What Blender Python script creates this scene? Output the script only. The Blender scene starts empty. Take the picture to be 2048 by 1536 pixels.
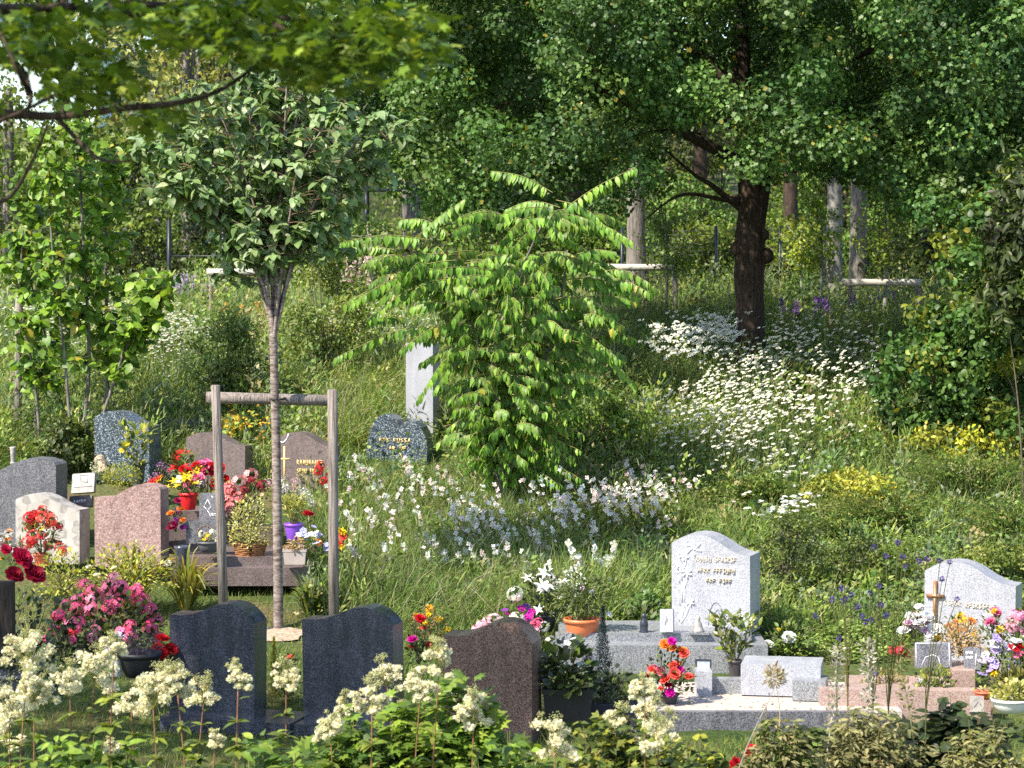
import bpy, bmesh, math, random
import numpy as np
from mathutils import Vector
R = math.radians
rng = np.random.default_rng(11)
random.seed(5)

# ------------------------------------------------------------------ camera, world, sun, exposure
scn = bpy.context.scene
COL = scn.collection
F = 4860.0            # focal length in pixels of the 2048 px wide photograph
H = 3.5               # camera height over the ground of the front graves
TH = math.atan((768 - 535) / F)
cd = bpy.data.cameras.new('camera'); cam = bpy.data.objects.new('camera', cd); COL.objects.link(cam)
cam.location = (0, 0, H); cam.rotation_euler = (R(90) - TH, 0, 0)
cd.sensor_width = 36; cd.lens = 36 * F / 2048
cd.clip_start = 0.5; cd.clip_end = 900
cd.dof.use_dof = True; cd.dof.focus_distance = 21.5; cd.dof.aperture_fstop = 6.3
scn.camera = cam
SUN = np.array([-0.53, -0.42, 0.74]); SUN = SUN / np.linalg.norm(SUN)
EL = math.asin(SUN[2]); AZ = math.atan2(SUN[0], SUN[1])
w = bpy.data.worlds.new('World'); scn.world = w; w.use_nodes = True
nt = w.node_tree; sky = nt.nodes.new('ShaderNodeTexSky'); sky.sky_type = 'NISHITA'; sky.sun_disc = False
sky.sun_elevation = EL; sky.sun_rotation = AZ
nt.links.new(sky.outputs[0], nt.nodes['Background'].inputs[0]); nt.nodes['Background'].inputs[1].default_value = 0.15
sd = bpy.data.lights.new('sun', 'SUN'); sd.energy = 4.6; sd.angle = R(0.55); sd.color = (1, 0.91, 0.76)
so = bpy.data.objects.new('sun', sd); COL.objects.link(so)
so.rotation_euler = Vector(SUN).to_track_quat('Z', 'Y').to_euler()
so.location = (-20, -10, 30)
scn.view_settings.view_transform = 'Standard'; scn.view_settings.look = 'None'
scn.view_settings.exposure = 1.14; scn.view_settings.gamma = 1.0
scn.cycles.use_denoising = False
scn.cycles.max_bounces = 6; scn.cycles.diffuse_bounces = 3; scn.cycles.glossy_bounces = 2
scn.cycles.transmission_bounces = 3; scn.cycles.transparent_max_bounces = 4
scn.cycles.sample_clamp_indirect = 6
scn.cycles.use_adaptive_sampling = False

# ------------------------------------------------------------------ ground profile and pixel helpers
_gy = [-20, 0, 6, 10, 14, 17.5, 19, 21, 23, 24, 25, 26, 28, 29, 31, 34, 40, 50, 60, 80, 120, 300]
_gz = [.6, .4, .25, .1, 0, 0, .08, .35, .68, .88, 1.13, 1.42, 1.98, 2.2, 2.5, 2.72, 3.1, 4.0, 4.9, 7.0, 11.5, 30]
_yy = np.linspace(-20, 300, 6401); _zz = np.interp(_yy, _gy, _gz)
_k = np.hanning(21); _k /= _k.sum(); _zz[10:-10] = np.convolve(_zz, _k, 'valid')
def gz(x, y):
    x = np.asarray(x, float); y = np.asarray(y, float)
    f = np.clip((y - 24) / 8, 0, 1)
    return np.interp(y, _yy, _zz) + f * (.05 * np.sin(x * .9 + y * .3) + .04 * np.sin(x * 2.1 - y * .7))
ct, st = math.cos(TH), math.sin(TH)
def P(px, py, D):
    a = (px - 1024) / F; b = (768 - py) / F
    d = np.array([a, ct + b * st, -st + b * ct])
    return np.array([0, 0, H]) + d * (D / d[1])
_D = np.linspace(14, 110, 4000)
def _pyof(D, z):
    dep = D * ct - (z - H) * st; up = (z - H) * ct + D * st
    return 768 - F * up / dep
_pyD = _pyof(_D, np.interp(_D, _yy, _zz))
def Dg(py): return float(np.interp(-py, -_pyD, _D))
def G(px, py): # ground point under a pixel
    D = Dg(py); p = P(px, py, D); p[2] = float(gz(p[0], p[1])); return p
def XD(px, D): # ground point below column px at distance D
    z = float(np.interp(D, _yy, _zz)); x = (px - 1024) / F * (D * ct - (z - H) * st)
    return np.array([x, D, float(gz(x, D))])

# ------------------------------------------------------------------ materials
MATS = {}
def mat_leaf(name, trans=.3, rough=.5, spec=.3):
    if name in MATS: return MATS[name]
    m = bpy.data.materials.new(name); m.use_nodes = True; n = m.node_tree; N = n.nodes; L = n.links
    b = N['Principled BSDF']; b.inputs['Roughness'].default_value = rough
    b.inputs['Specular IOR Level'].default_value = spec
    at = N.new('ShaderNodeAttribute'); at.attribute_name = 'col'
    tc = N.new('ShaderNodeTexCoord'); no = N.new('ShaderNodeTexNoise'); no.inputs['Scale'].default_value = 35
    L.new(tc.outputs['Object'], no.inputs['Vector'])
    mr = N.new('ShaderNodeMapRange'); mr.inputs[1].default_value = .3; mr.inputs[2].default_value = .7
    mr.inputs[3].default_value = .78; mr.inputs[4].default_value = 1.22
    L.new(no.outputs[0], mr.inputs[0])
    mx = N.new('ShaderNodeVectorMath'); mx.operation = 'SCALE'
    L.new(at.outputs['Color'], mx.inputs[0]); L.new(mr.outputs[0], mx.inputs['Scale'])
    L.new(mx.outputs[0], b.inputs['Base Color'])
    if trans > 0:
        t = N.new('ShaderNodeBsdfTranslucent'); mm = N.new('ShaderNodeVectorMath'); mm.operation = 'MULTIPLY'
        mm.inputs[1].default_value = (1.25, 1.3, .6) if 'leaf' in name or 'grass' in name else (1, 1, 1)
        L.new(mx.outputs[0], mm.inputs[0]); L.new(mm.outputs[0], t.inputs[0])
        ms = N.new('ShaderNodeMixShader'); ms.inputs[0].default_value = trans
        L.new(b.outputs[0], ms.inputs[1]); L.new(t.outputs[0], ms.inputs[2])
        L.new(ms.outputs[0], N['Material Output'].inputs[0])
    MATS[name] = m; return m
LEAF = mat_leaf('leaf', .32, .45, .35); GLEAF = mat_leaf('leaf_glossy', .2, .3, .5)
MATTE = mat_leaf('leaf_matte', .3, .8, .1); PETAL = mat_leaf('petal', .35, .6, .15); GRASS = mat_leaf('grass_blade', .3, .6, .2)
STEM = mat_leaf('stem_skin', 0, .7, .15)
def mat_plain(name, col, rough=.5, var=.15, scale=20, spec=.5, bump=0, metallic=0):
    if name in MATS: return MATS[name]
    m = bpy.data.materials.new(name); m.use_nodes = True; n = m.node_tree; N = n.nodes; L = n.links
    b = N['Principled BSDF']; b.inputs['Roughness'].default_value = rough; b.inputs['Specular IOR Level'].default_value = spec
    b.inputs['Metallic'].default_value = metallic
    tc = N.new('ShaderNodeTexCoord'); no = N.new('ShaderNodeTexNoise'); no.inputs['Scale'].default_value = scale; no.inputs['Detail'].default_value = 5
    L.new(tc.outputs['Object'], no.inputs['Vector'])
    cr = N.new('ShaderNodeValToRGB'); cr.color_ramp.elements[0].position = .3; cr.color_ramp.elements[1].position = .7
    cr.color_ramp.elements[0].color = tuple(c * (1 - var) for c in col) + (1,); cr.color_ramp.elements[1].color = tuple(min(1, c * (1 + var)) for c in col) + (1,)
    L.new(no.outputs[0], cr.inputs[0]); L.new(cr.outputs[0], b.inputs['Base Color'])
    if bump:
        bp = N.new('ShaderNodeBump'); bp.inputs['Strength'].default_value = bump; bp.inputs['Distance'].default_value = .01
        L.new(no.outputs[0], bp.inputs['Height']); L.new(bp.outputs[0], b.inputs['Normal'])
    MATS[name] = m; return m
def mat_granite(name, dark, mid, light, scale=95, rough=.25, lightpos=.66, bump=0, mott=.25, lichen=0):
    m = bpy.data.materials.new(name); m.use_nodes = True; n = m.node_tree; N = n.nodes; L = n.links
    b = N['Principled BSDF']; b.inputs['Roughness'].default_value = rough
    tc = N.new('ShaderNodeTexCoord')
    no = N.new('ShaderNodeTexNoise'); no.inputs['Scale'].default_value = scale; no.inputs['Detail'].default_value = 2; no.inputs['Roughness'].default_value = .7
    vo = N.new('ShaderNodeTexVoronoi'); vo.inputs['Scale'].default_value = scale * .9
    L.new(tc.outputs['Object'], no.inputs['Vector']); L.new(tc.outputs['Object'], vo.inputs['Vector'])
    sp = N.new('ShaderNodeSeparateColor'); L.new(vo.outputs['Color'], sp.inputs[0])
    ad = N.new('ShaderNodeMath'); ad.operation = 'MULTIPLY_ADD'; ad.inputs[1].default_value = .42
    L.new(sp.outputs[0], ad.inputs[0]); 
    sc = N.new('ShaderNodeMath'); sc.operation = 'MULTIPLY'; sc.inputs[1].default_value = .58; L.new(no.outputs[0], sc.inputs[0]); L.new(sc.outputs[0], ad.inputs[2])
    cr = N.new('ShaderNodeValToRGB'); e = cr.color_ramp.elements
    e[0].position = .32; e[0].color = (*dark, 1); e[1].position = .46; e[1].color = (*mid, 1)
    x = e.new(lightpos - .06); x.color = (*mid, 1); x = e.new(lightpos); x.color = (*light, 1)
    L.new(ad.outputs[0], cr.inputs[0])
    mp = N.new('ShaderNodeMapping'); mp.inputs['Scale'].default_value = (1.6, 1.6, .35); L.new(tc.outputs['Object'], mp.inputs[0]); n2 = N.new('ShaderNodeTexNoise'); n2.inputs['Scale'].default_value = 6; n2.inputs['Detail'].default_value = 7; L.new(mp.outputs[0], n2.inputs['Vector'])
    mr = N.new('ShaderNodeMapRange'); mr.inputs[1].default_value = .3; mr.inputs[2].default_value = .7; mr.inputs[3].default_value = 1 - mott; mr.inputs[4].default_value = 1 + mott
    L.new(n2.outputs[0], mr.inputs[0])
    vm = N.new('ShaderNodeVectorMath'); vm.operation = 'SCALE'; L.new(cr.outputs[0], vm.inputs[0]); L.new(mr.outputs[0], vm.inputs['Scale']); L.new(vm.outputs[0], b.inputs['Base Color'])
    if lichen:
        n4 = N.new('ShaderNodeTexNoise'); n4.inputs['Scale'].default_value = 9; n4.inputs['Detail'].default_value = 9; n4.inputs['Roughness'].default_value = .7; L.new(tc.outputs['Object'], n4.inputs['Vector'])
        m4 = N.new('ShaderNodeMapRange'); m4.inputs[1].default_value = .60; m4.inputs[2].default_value = .68; m4.inputs[3].default_value = 0; m4.inputs[4].default_value = lichen; L.new(n4.outputs[0], m4.inputs[0])
        mc = N.new('ShaderNodeMix'); mc.data_type = 'RGBA'; mc.inputs[7].default_value = (.27, .28, .20, 1); L.new(m4.outputs[0], mc.inputs[0]); L.new(vm.outputs[0], mc.inputs[6]); L.new(mc.outputs[2], b.inputs['Base Color'])
    r2 = N.new('ShaderNodeMapRange'); r2.inputs[3].default_value = max(.05, rough - .08); r2.inputs[4].default_value = rough + .12
    L.new(n2.outputs[0], r2.inputs[0]); L.new(r2.outputs[0], b.inputs['Roughness'])
    if bump:
        n3 = N.new('ShaderNodeTexNoise'); n3.inputs['Scale'].default_value = 22; n3.inputs['Detail'].default_value = 8; L.new(tc.outputs['Object'], n3.inputs['Vector'])
        bp = N.new('ShaderNodeBump'); bp.inputs['Strength'].default_value = bump; bp.inputs['Distance'].default_value = .03
        L.new(n3.outputs[0], bp.inputs['Height']); L.new(bp.outputs[0], b.inputs['Normal'])
    return m
def mat_bark(name, c1, c2, stretch=(8, 8, 1.2), scale=4, bump=.8, rings=False):
    m = bpy.data.materials.new(name); m.use_nodes = True; n = m.node_tree; N = n.nodes; L = n.links
    b = N['Principled BSDF']; b.inputs['Roughness'].default_value = .85; b.inputs['Specular IOR Level'].default_value = .2
    tc = N.new('ShaderNodeTexCoord'); mp = N.new('ShaderNodeMapping'); mp.inputs['Scale'].default_value = stretch
    L.new(tc.outputs['Object'], mp.inputs[0]); no = N.new('ShaderNodeTexNoise'); no.inputs['Scale'].default_value = scale; no.inputs['Detail'].default_value = 7; no.inputs['Roughness'].default_value = .65
    L.new(mp.outputs[0], no.inputs['Vector'])
    cr = N.new('ShaderNodeValToRGB'); cr.color_ramp.elements[0].position = .36; cr.color_ramp.elements[1].position = .64
    cr.color_ramp.elements[0].color = (*c1, 1); cr.color_ramp.elements[1].color = (*c2, 1)
    L.new(no.outputs[0], cr.inputs[0]); L.new(cr.outputs[0], b.inputs['Base Color'])
    bp = N.new('ShaderNodeBump'); bp.inputs['Strength'].default_value = bump; bp.inputs['Distance'].default_value = .02
    L.new(no.outputs[0], bp.inputs['Height']); L.new(bp.outputs[0], b.inputs['Normal'])
    return m

# ------------------------------------------------------------------ mesh accumulators
def nrm(a):
    a = np.asarray(a, float); return a / np.maximum(np.linalg.norm(a, axis=-1, keepdims=True), 1e-9)
def frames(d, n):  # leaf axis along d (local Y), normal near n (local Z)
    y = nrm(d); x = nrm(np.cross(y, n)); z = np.cross(x, y)
    return np.stack([x, y, z], axis=-1)
class LB:
    def __init__(s): s.V = []; s.T = []; s.C = []; s.n = 0; s.smooth = False
    def raw(s, V, T, C):
        V = np.asarray(V, float); T = np.asarray(T, int); C = np.asarray(C, float)
        if C.ndim == 1: C = np.tile(C, (len(V), 1))
        s.V.append(V); s.T.append(T + s.n); s.C.append(C); s.n += len(V)
    def add(s, tm, pos, M, size, col):
        tv, tt = tm[0], tm[1]; pos = np.asarray(pos, float); n = len(pos)
        if n == 0: return
        size = np.broadcast_to(np.asarray(size, float), (n,)) if np.ndim(size) < 2 else size
        sv = tv[None] * (size[:, None, None] if size.ndim == 1 else size[:, None, :])
        V = np.einsum('nij,nkj->nki', M, sv) + pos[:, None]
        k = len(tv); T = (tt[None] + (np.arange(n) * k)[:, None, None]).reshape(-1, 3)
        C = np.repeat(np.asarray(col, float), k, axis=0) if np.ndim(col) == 2 else np.tile(col, (n * k, 1))
        s.raw(V.reshape(-1, 3), T, C)
    def mesh(s, name, mat, loc=(0, 0, 0), smooth=False):
        V = np.concatenate(s.V) - np.asarray(loc); T = np.concatenate(s.T); C = np.concatenate(s.C)
        me = bpy.data.meshes.new(name); me.vertices.add(len(V)); me.vertices.foreach_set('co', V.astype('f').ravel())
        me.loops.add(len(T) * 3); me.loops.foreach_set('vertex_index', T.astype('i').ravel())
        me.polygons.add(len(T)); me.polygons.foreach_set('loop_start', np.arange(0, len(T) * 3, 3, dtype='i'))
        if smooth: me.polygons.foreach_set('use_smooth', np.ones(len(T), bool))
        a = me.color_attributes.new('col', 'FLOAT_COLOR', 'POINT')
        a.data.foreach_set('color', np.concatenate([C, np.ones((len(C), 1))], 1).astype('f').ravel())
        me.materials.append(mat); me.update(); me.validate(); return me
def tmpl(v, t): return (np.array(v, float), np.array(t, int))
T_DIA = tmpl([(0, 0, 0), (0.366, 0.420, 0.107), (0, .5, -.02), (-.32, .42, .07), (0, 1, -.12)], [(0, 1, 2), (1, 4, 2), (0, 2, 3), (2, 4, 3)])
T_DIA2 = tmpl([(0, 0, 0), (0.344, 0.450, 0.093), (0, 1, -.1), (-.3, .45, .06)], [(0, 1, 2), (0, 2, 3)])
def _oval(wd, droop, cup=.06):
    ys = [.0, .18, .42, .68, .87, 1.0]; ws = [0, .75, 1, .78, .38, 0]
    v = [(0, 0, 0)]; 
    for y, k in list(zip(ys, ws))[1:-1]:
        z = -droop * y * y; v += [(-wd * k, y, z + cup * k), (0, y, z), (wd * k, y, z + cup * k)]
    v.append((0, 1, -droop)); t = [(0, 2, 1), (0, 3, 2)]
    for i in range(3):
        a = 1 + 3 * i; t += [(a, a + 1, a + 4), (a, a + 4, a + 3), (a + 1, a + 2, a + 5), (a + 1, a + 5, a + 4)]
    a = 10; t += [(a, a + 1, 13), (a + 1, a + 2, 13)]
    return tmpl(v, t)
T_OVAL = _oval(.24, .3); T_BROAD = _oval(0.380, 0.200, 0.050); T_NARROW = _oval(0.176, 0.350, 0.066)
def _maple(lobes):
    v = [(0, 0.35, 0)]; n = len(lobes)
    for a, r in lobes:
        v.append((math.sin(R(a)) * r, .35 + math.cos(R(a)) * r, -.12 * r * r))
    return tmpl(v, [(0, i + 1, (i + 1) % n + 1) for i in range(n)])
T_MAPLE = _maple([(0, .65), (18, .33), (42, .62), (62, .3), (95, .5), (125, .28), (180, .33), (-125, .28), (-95, .5), (-62, .3), (-42, .62), (-18, .33)])
T_MAPLES = _maple([(0, .62), (24, .3), (55, .56), (85, .3), (180, .33), (-85, .3), (-55, .56), (-24, .3)])
def _blade(bend):
    v = []; ys = [0, .35, .7]; ws = [.5, .42, .26]
    for y, k in zip(ys, ws): v += [(-k, y, -bend * y * y), (k, y, -bend * y * y)]
    v.append((0, 1 - bend * .25, -bend)); return tmpl(v, [(0, 1, 3), (0, 3, 2), (2, 3, 5), (2, 5, 4), (4, 5, 6)])
T_BLADE = _blade(.35); T_BLADE2 = _blade(.8)
T_GRASS = tmpl([(-.5, 0, 0), (.5, 0, 0), (.35, .55, -.08), (-.35, .55, -.08), (0, 1, -.3)], [(0, 1, 2), (0, 2, 3), (3, 2, 4)])
def _flower(n, wd, cup):
    v = []; t = []
    for i in range(n):
        a = 2 * math.pi * i / n; c, s_ = math.cos(a), math.sin(a); k = len(v)
        for r, q, z in ((.05, 0, 0), (.6, wd, cup * .6), (1, 0, cup), (.6, -wd, cup * .6)): v.append((r * c - q * s_, r * s_ + q * c, z))
        t += [(k, k + 1, k + 2), (k, k + 2, k + 3)]
    return tmpl(v, t)
T_FL5 = _flower(5, .36, .18); T_FL4 = _flower(4, .42, .1); T_DAISY = _flower(9, .2, .03)
def _ico(sub=1):
    bm = bmesh.new(); bmesh.ops.create_icosphere(bm, subdivisions=sub, radius=1); bm.verts.ensure_lookup_table()
    v = [tuple(q.co) for q in bm.verts]; t = [[q.index for q in f.verts] for f in bm.faces]; bm.free(); return tmpl(v, t)
T_ICO = _ico(1); T_ICO2 = _ico(2)
def pal(cols, n, jit=.22, wts=None):
    cols = np.array(cols, float); i = rng.choice(len(cols), n, p=wts); c = cols[i]
    c = c * rng.uniform(1 - jit, 1 + jit, (n, 1)) * rng.uniform(.93, 1.07, (n, 3)); return np.clip(c, 0.002, .95)
def rdir(n):
    v = rng.normal(size=(n, 3)); return nrm(v)
def curve(pts, k=5):
    pts = [np.asarray(p, float) for p in pts]; q = [pts[0]] + pts + [pts[-1]]; out = []
    for i in range(1, len(q) - 2):
        p0, p1, p2, p3 = q[i - 1:i + 3]
        for t in np.linspace(0, 1, k, endpoint=False):
            out.append(.5 * ((2 * p1) + (-p0 + p2) * t + (2 * p0 - 5 * p1 + 4 * p2 - p3) * t * t + (-p0 + 3 * p1 - 3 * p2 + p3) * t ** 3))
    out.append(pts[-1]); return np.array(out)
def tube(lb, pts, r0, r1, col, sides=6, cap=True, wob=0):
    pts = np.asarray(pts, float); n = len(pts); rr = np.linspace(r0, r1, n) if np.ndim(r0) == 0 else np.asarray(r0)
    tg = nrm(np.gradient(pts, axis=0)); ref = np.array([1, .1, 0.]) if abs(tg[:, 0]).mean() < .8 else np.array([0, .2, 1.])
    x = nrm(np.cross(tg, ref)); y = np.cross(tg, x); a = np.linspace(0, 2 * np.pi, sides, endpoint=False)
    k = rr[:, None] * (1 + (wob * rng.uniform(-1, 1, (n, sides)) if wob else 0)) * np.ones((n, sides))
    V = pts[:, None] + (k * np.cos(a))[..., None] * x[:, None] + (k * np.sin(a))[..., None] * y[:, None]
    T = []
    for i in range(n - 1):
        for j in range(sides):
            j2 = (j + 1) % sides; T += [(i * sides + j, i * sides + j2, (i + 1) * sides + j2), (i * sides + j, (i + 1) * sides + j2, (i + 1) * sides + j)]
    V = V.reshape(-1, 3)
    if cap:
        V = np.vstack([V, pts[-1], pts[0]]); m = n * sides
        T += [((n - 1) * sides + j, (n - 1) * sides + (j + 1) % sides, m) for j in range(sides)]
        T += [((j + 1) % sides, j, m + 1) for j in range(sides)]
    lb.raw(V, T, np.asarray(col, float))

# ------------------------------------------------------------------ objects
def props(o, label=None, cat=None, group=None, kind=None):
    if label: o['label'] = label
    if cat: o['category'] = cat
    if group: o['group'] = group
    if kind: o['kind'] = kind
    return o
def thing(name, label, cat, loc, group=None):
    o = bpy.data.objects.new(name, None); COL.objects.link(o); o.location = Vector([float(c) for c in loc]); o.empty_display_size = .1
    return props(o, label, cat, group)
def put(name, me, parent=None, loc=None, rot=None, scale=None):
    o = bpy.data.objects.new(name, me); COL.objects.link(o)
    if parent: o.parent = parent
    if loc is not None: o.location = Vector([float(c) for c in loc])
    if rot is not None: o.rotation_euler = rot
    if scale is not None: o.scale = (scale,) * 3 if np.ndim(scale) == 0 else scale
    return o
def part(root, name, lb, mat, parent=None, smooth=False):
    if lb.n == 0: return None
    return put(name, lb.mesh(name, mat, root.location if root else (0, 0, 0), smooth), parent or root)
def stuff(name, lb, mat, label, cat='ground cover'):
    return props(put(name, lb.mesh(name, mat)), label, cat, kind='stuff')
def bm_mesh(bm, name, mat, bevel=0, smooth=False):
    if bevel: bmesh.ops.bevel(bm, geom=[e for e in bm.edges if len(e.link_faces) == 2 and e.calc_face_angle(0) > .5], offset=bevel, segments=2, affect='EDGES', profile=.6)
    bmesh.ops.recalc_face_normals(bm, faces=bm.faces)
    me = bpy.data.meshes.new(name); bm.to_mesh(me); bm.free(); me.materials.append(mat)
    if smooth:
        for p in me.polygons: p.use_smooth = True
    return me
def box_bm(bm, x0, x1, y0, y1, z0, z1):
    vs = [bm.verts.new(c) for c in ((x0, y0, z0), (x1, y0, z0), (x1, y1, z0), (x0, y1, z0), (x0, y0, z1), (x1, y0, z1), (x1, y1, z1), (x0, y1, z1))]
    for f in ((0, 3, 2, 1), (4, 5, 6, 7), (0, 1, 5, 4), (1, 2, 6, 5), (2, 3, 7, 6), (3, 0, 4, 7)): bm.faces.new([vs[i] for i in f])
def box(name, mat, x0, x1, y0, y1, z0, z1, parent=None, bevel=.006):
    bm = bmesh.new(); box_bm(bm, x0, x1, y0, y1, z0, z1); return put(name, bm_mesh(bm, name, mat, bevel), parent)
def lathe(name, mat, prof, parent=None, loc=(0, 0, 0), sx=1, sy=1, seg=28, rot=0):
    bm = bmesh.new(); rings = []
    for r, z in prof:
        rings.append([bm.verts.new((r * math.cos(2 * math.pi * i / seg) * sx, r * math.sin(2 * math.pi * i / seg) * sy, z)) for i in range(seg)])
    for a, b in zip(rings, rings[1:]):
        for i in range(seg): bm.faces.new((a[i], a[(i + 1) % seg], b[(i + 1) % seg], b[i]))
    bm.faces.new(rings[0]); bm.faces.new(rings[-1])
    return put(name, bm_mesh(bm, name, mat, 0, True), parent, loc, (0, 0, rot))

# ================================================================== SETTING
# ground sheet
xs = np.concatenate([np.linspace(-160, -14, 24), np.linspace(-13, 13, 105), np.linspace(14, 160, 24)])
ys = np.concatenate([np.linspace(-19, 9, 20), np.linspace(9.5, 45, 150), np.linspace(46, 120, 60), np.linspace(125, 299, 30)])
X, Y = np.meshgrid(xs, ys); Z = gz(X, Y) + .012 * np.sin(X * 7) * np.cos(Y * 5)
V = np.stack([X, Y, Z], -1).reshape(-1, 3); nx = len(xs); ny = len(ys)
i, j = np.meshgrid(np.arange(nx - 1), np.arange(ny - 1)); a = (j * nx + i).ravel()
T = np.concatenate([np.stack([a, a + 1, a + nx + 1], 1), np.stack([a, a + nx + 1, a + nx], 1)])
gl = LB(); gl.raw(V, T, np.array([.1, .1, .05]))
def mat_ground():
    m = bpy.data.materials.new('ground_soil_and_moss'); m.use_nodes = True; n = m.node_tree; N = n.nodes; L = n.links
    b = N['Principled BSDF']; b.inputs['Roughness'].default_value = .95; b.inputs['Specular IOR Level'].default_value = .1
    g = N.new('ShaderNodeNewGeometry'); no = N.new('ShaderNodeTexNoise'); no.inputs['Scale'].default_value = .9; no.inputs['Detail'].default_value = 8
    L.new(g.outputs['Position'], no.inputs['Vector']); cr = N.new('ShaderNodeValToRGB'); e = cr.color_ramp.elements
    e[0].position = .35; e[0].color = (.035, .06, .018, 1); e[1].position = .68; e[1].color = (.13, .10, .055, 1); x = e.new(.5); x.color = (.07, .095, .03, 1)
    L.new(no.outputs[0], cr.inputs[0])
    n2 = N.new('ShaderNodeTexNoise'); n2.inputs['Scale'].default_value = 30; n2.inputs['Detail'].default_value = 6; L.new(g.outputs['Position'], n2.inputs['Vector'])
    mr = N.new('ShaderNodeMapRange'); mr.inputs[1].default_value = .3; mr.inputs[2].default_value = .7; mr.inputs[3].default_value = .5; mr.inputs[4].default_value = 1.4; L.new(n2.outputs[0], mr.inputs[0])
    vm = N.new('ShaderNodeVectorMath'); vm.operation = 'SCALE'; L.new(cr.outputs[0], vm.inputs[0]); L.new(mr.outputs[0], vm.inputs['Scale']); L.new(vm.outputs[0], b.inputs['Base Color'])
    bp = N.new('ShaderNodeBump'); bp.inputs['Strength'].default_value = .7; bp.inputs['Distance'].default_value = .03; L.new(n2.outputs[0], bp.inputs['Height']); L.new(bp.outputs[0], b.inputs['Normal'])
    return m
props(part(None, 'ground', gl, mat_ground(), smooth=True), kind='structure')

# ------------------------------------------------------------------ stone materials
G_BLACK = mat_granite('dark_blue_granite', (.014, .017, .028), (.042, .048, .068), (.11, .12, .15), 210, .22, .66, mott=.4, lichen=0.12)
G_BROWN = mat_granite('brown_granite', (.04, .02, .018), (.135, .082, .07), (.26, .17, .14), 200, .3, .62, lichen=0.15)
G_PALE = mat_granite('pale_grey_granite', (.17, .18, .21), (.34, .35, .40), (.45, .46, .50), 260, .3, .6, mott=.1, lichen=0.25)
G_GREY = mat_granite('grey_granite', (0.080, 0.090, 0.100), (0.200, 0.210, 0.230), (0.340, 0.350, 0.370), 200, .35, .62, mott=.1, lichen=0.3)
G_GREYM = mat_granite('mid_grey_granite', (.05, .05, .065), (.105, .105, .125), (.19, .19, .21), 150, .35, .62, mott=.2, lichen=0.6)
G_BLUE = mat_granite('speckled_blue_granite', (.015, .022, .035), (.04, .06, .085), (.34, .40, .44), 130, .2, .68, mott=.15)
G_MAUVE = mat_granite('mauve_granite', (.06, .045, .045), (.135, .105, .105), (.2, .16, .155), 200, .3, .64, mott=.15, lichen=0.5)
G_PINK = mat_granite('rough_pink_granite', (.17, .10, .095), (.27, .175, .165), (.36, .26, .24), 120, .8, .62, bump=.45, mott=.2, lichen=0.4)
G_MARB = mat_granite('white_marble', (.24, .22, .21), (.36, .34, .32), (.41, .40, .38), 16, .5, .7, mott=.14, lichen=0.6)
G_PINKS = mat_granite('pink_border_granite', (0.200, 0.120, 0.100), (0.340, 0.240, 0.210), (0.440, 0.340, 0.300), 200, .45, .62, mott=.1)
G_CREAM = mat_plain('cream_gravel', (0.420, 0.370, 0.330), .9, .25, 60, .2, .6)
WHITEST = mat_granite('smooth_pale_stone', (.26, .27, .31), (.33, .34, .39), (.37, .38, .43), 180, .55, .7, mott=.12)
GOLD = mat_plain('gold_lettering', (0.720, 0.520, 0.200), .4, .1, 40)
PALEGOLD = mat_plain('pale_gold_lettering', (.60, .52, .36), .5, .1, 40)
ETCH = mat_plain('white_etching', (0.820, 0.820, 0.840), .7, .04, 40)
ETCHD = mat_plain('dark_etching', (0.200, 0.210, 0.240), .7, .1, 40)
BRONZE = mat_plain('bronze_cross', (0.300, 0.150, 0.080), .4, .2, 30, metallic=.3)

HL = [(0, .905), (.04, .925), (.1, .955), (.18, .985), (.3, 1), (.4, .995), (.5, .972), (.6, .93), (.72, .865), (.83, .82), (.92, .80), (1, .795)]
HR = [(0, .885), (.14, .885), (.26, .898), (.38, .93), (.48, .968), (.58, .992), (.68, 1), (.78, .99), (.87, .955), (.94, .91), (1, .85)]
HRM = [(0, .82), (.2, .828), (.35, .86), (.48, .92), (.6, .97), (.7, .99), (.85, .985), (.97, .955), (1, .93)]
HEART = [(0, .35), (.01, .52), (.05, .70), (.12, .86), (.21, .965), (.31, 1), (.41, .98), (.50, .91), (.555, .80), (.61, .87), (.70, .915), (.80, .89), (.90, .80), (.97, .65), (1, .48), (.99, .3)]
class Face:  # front face of a standing slab: u to the right, v up
    def __init__(s, o, a, w, h): s.o = np.array(o, float); s.ex = np.array([math.cos(a), -math.sin(a), 0]); s.n = np.array([-math.sin(a), -math.cos(a), 0]); s.w = w; s.h = h
    def pt(s, u, v, off=0): return s.o + s.ex * (u * s.w) + np.array([0, 0, v * s.h]) + s.n * off
def slab(root, name, fc, outline, t, mat, bevel=.008, rough=0):
    base = Vector(root.location); pts = [(0, 0)] + outline + [(1, 0)]
    bm = bmesh.new(); sub = []
    fr = [bm.verts.new(Vector(fc.pt(u, v)) - base) for u, v in pts]; bk = [bm.verts.new(Vector(fc.pt(u, v, -t)) - base) for u, v in pts]
    bm.faces.new(fr); bm.faces.new(list(reversed(bk))); n = len(pts)
    for k in range(n): bm.faces.new((fr[k], bk[k], bk[(k + 1) % n], fr[(k + 1) % n]))
    return put(name, bm_mesh(bm, name, mat, bevel), root)
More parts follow.
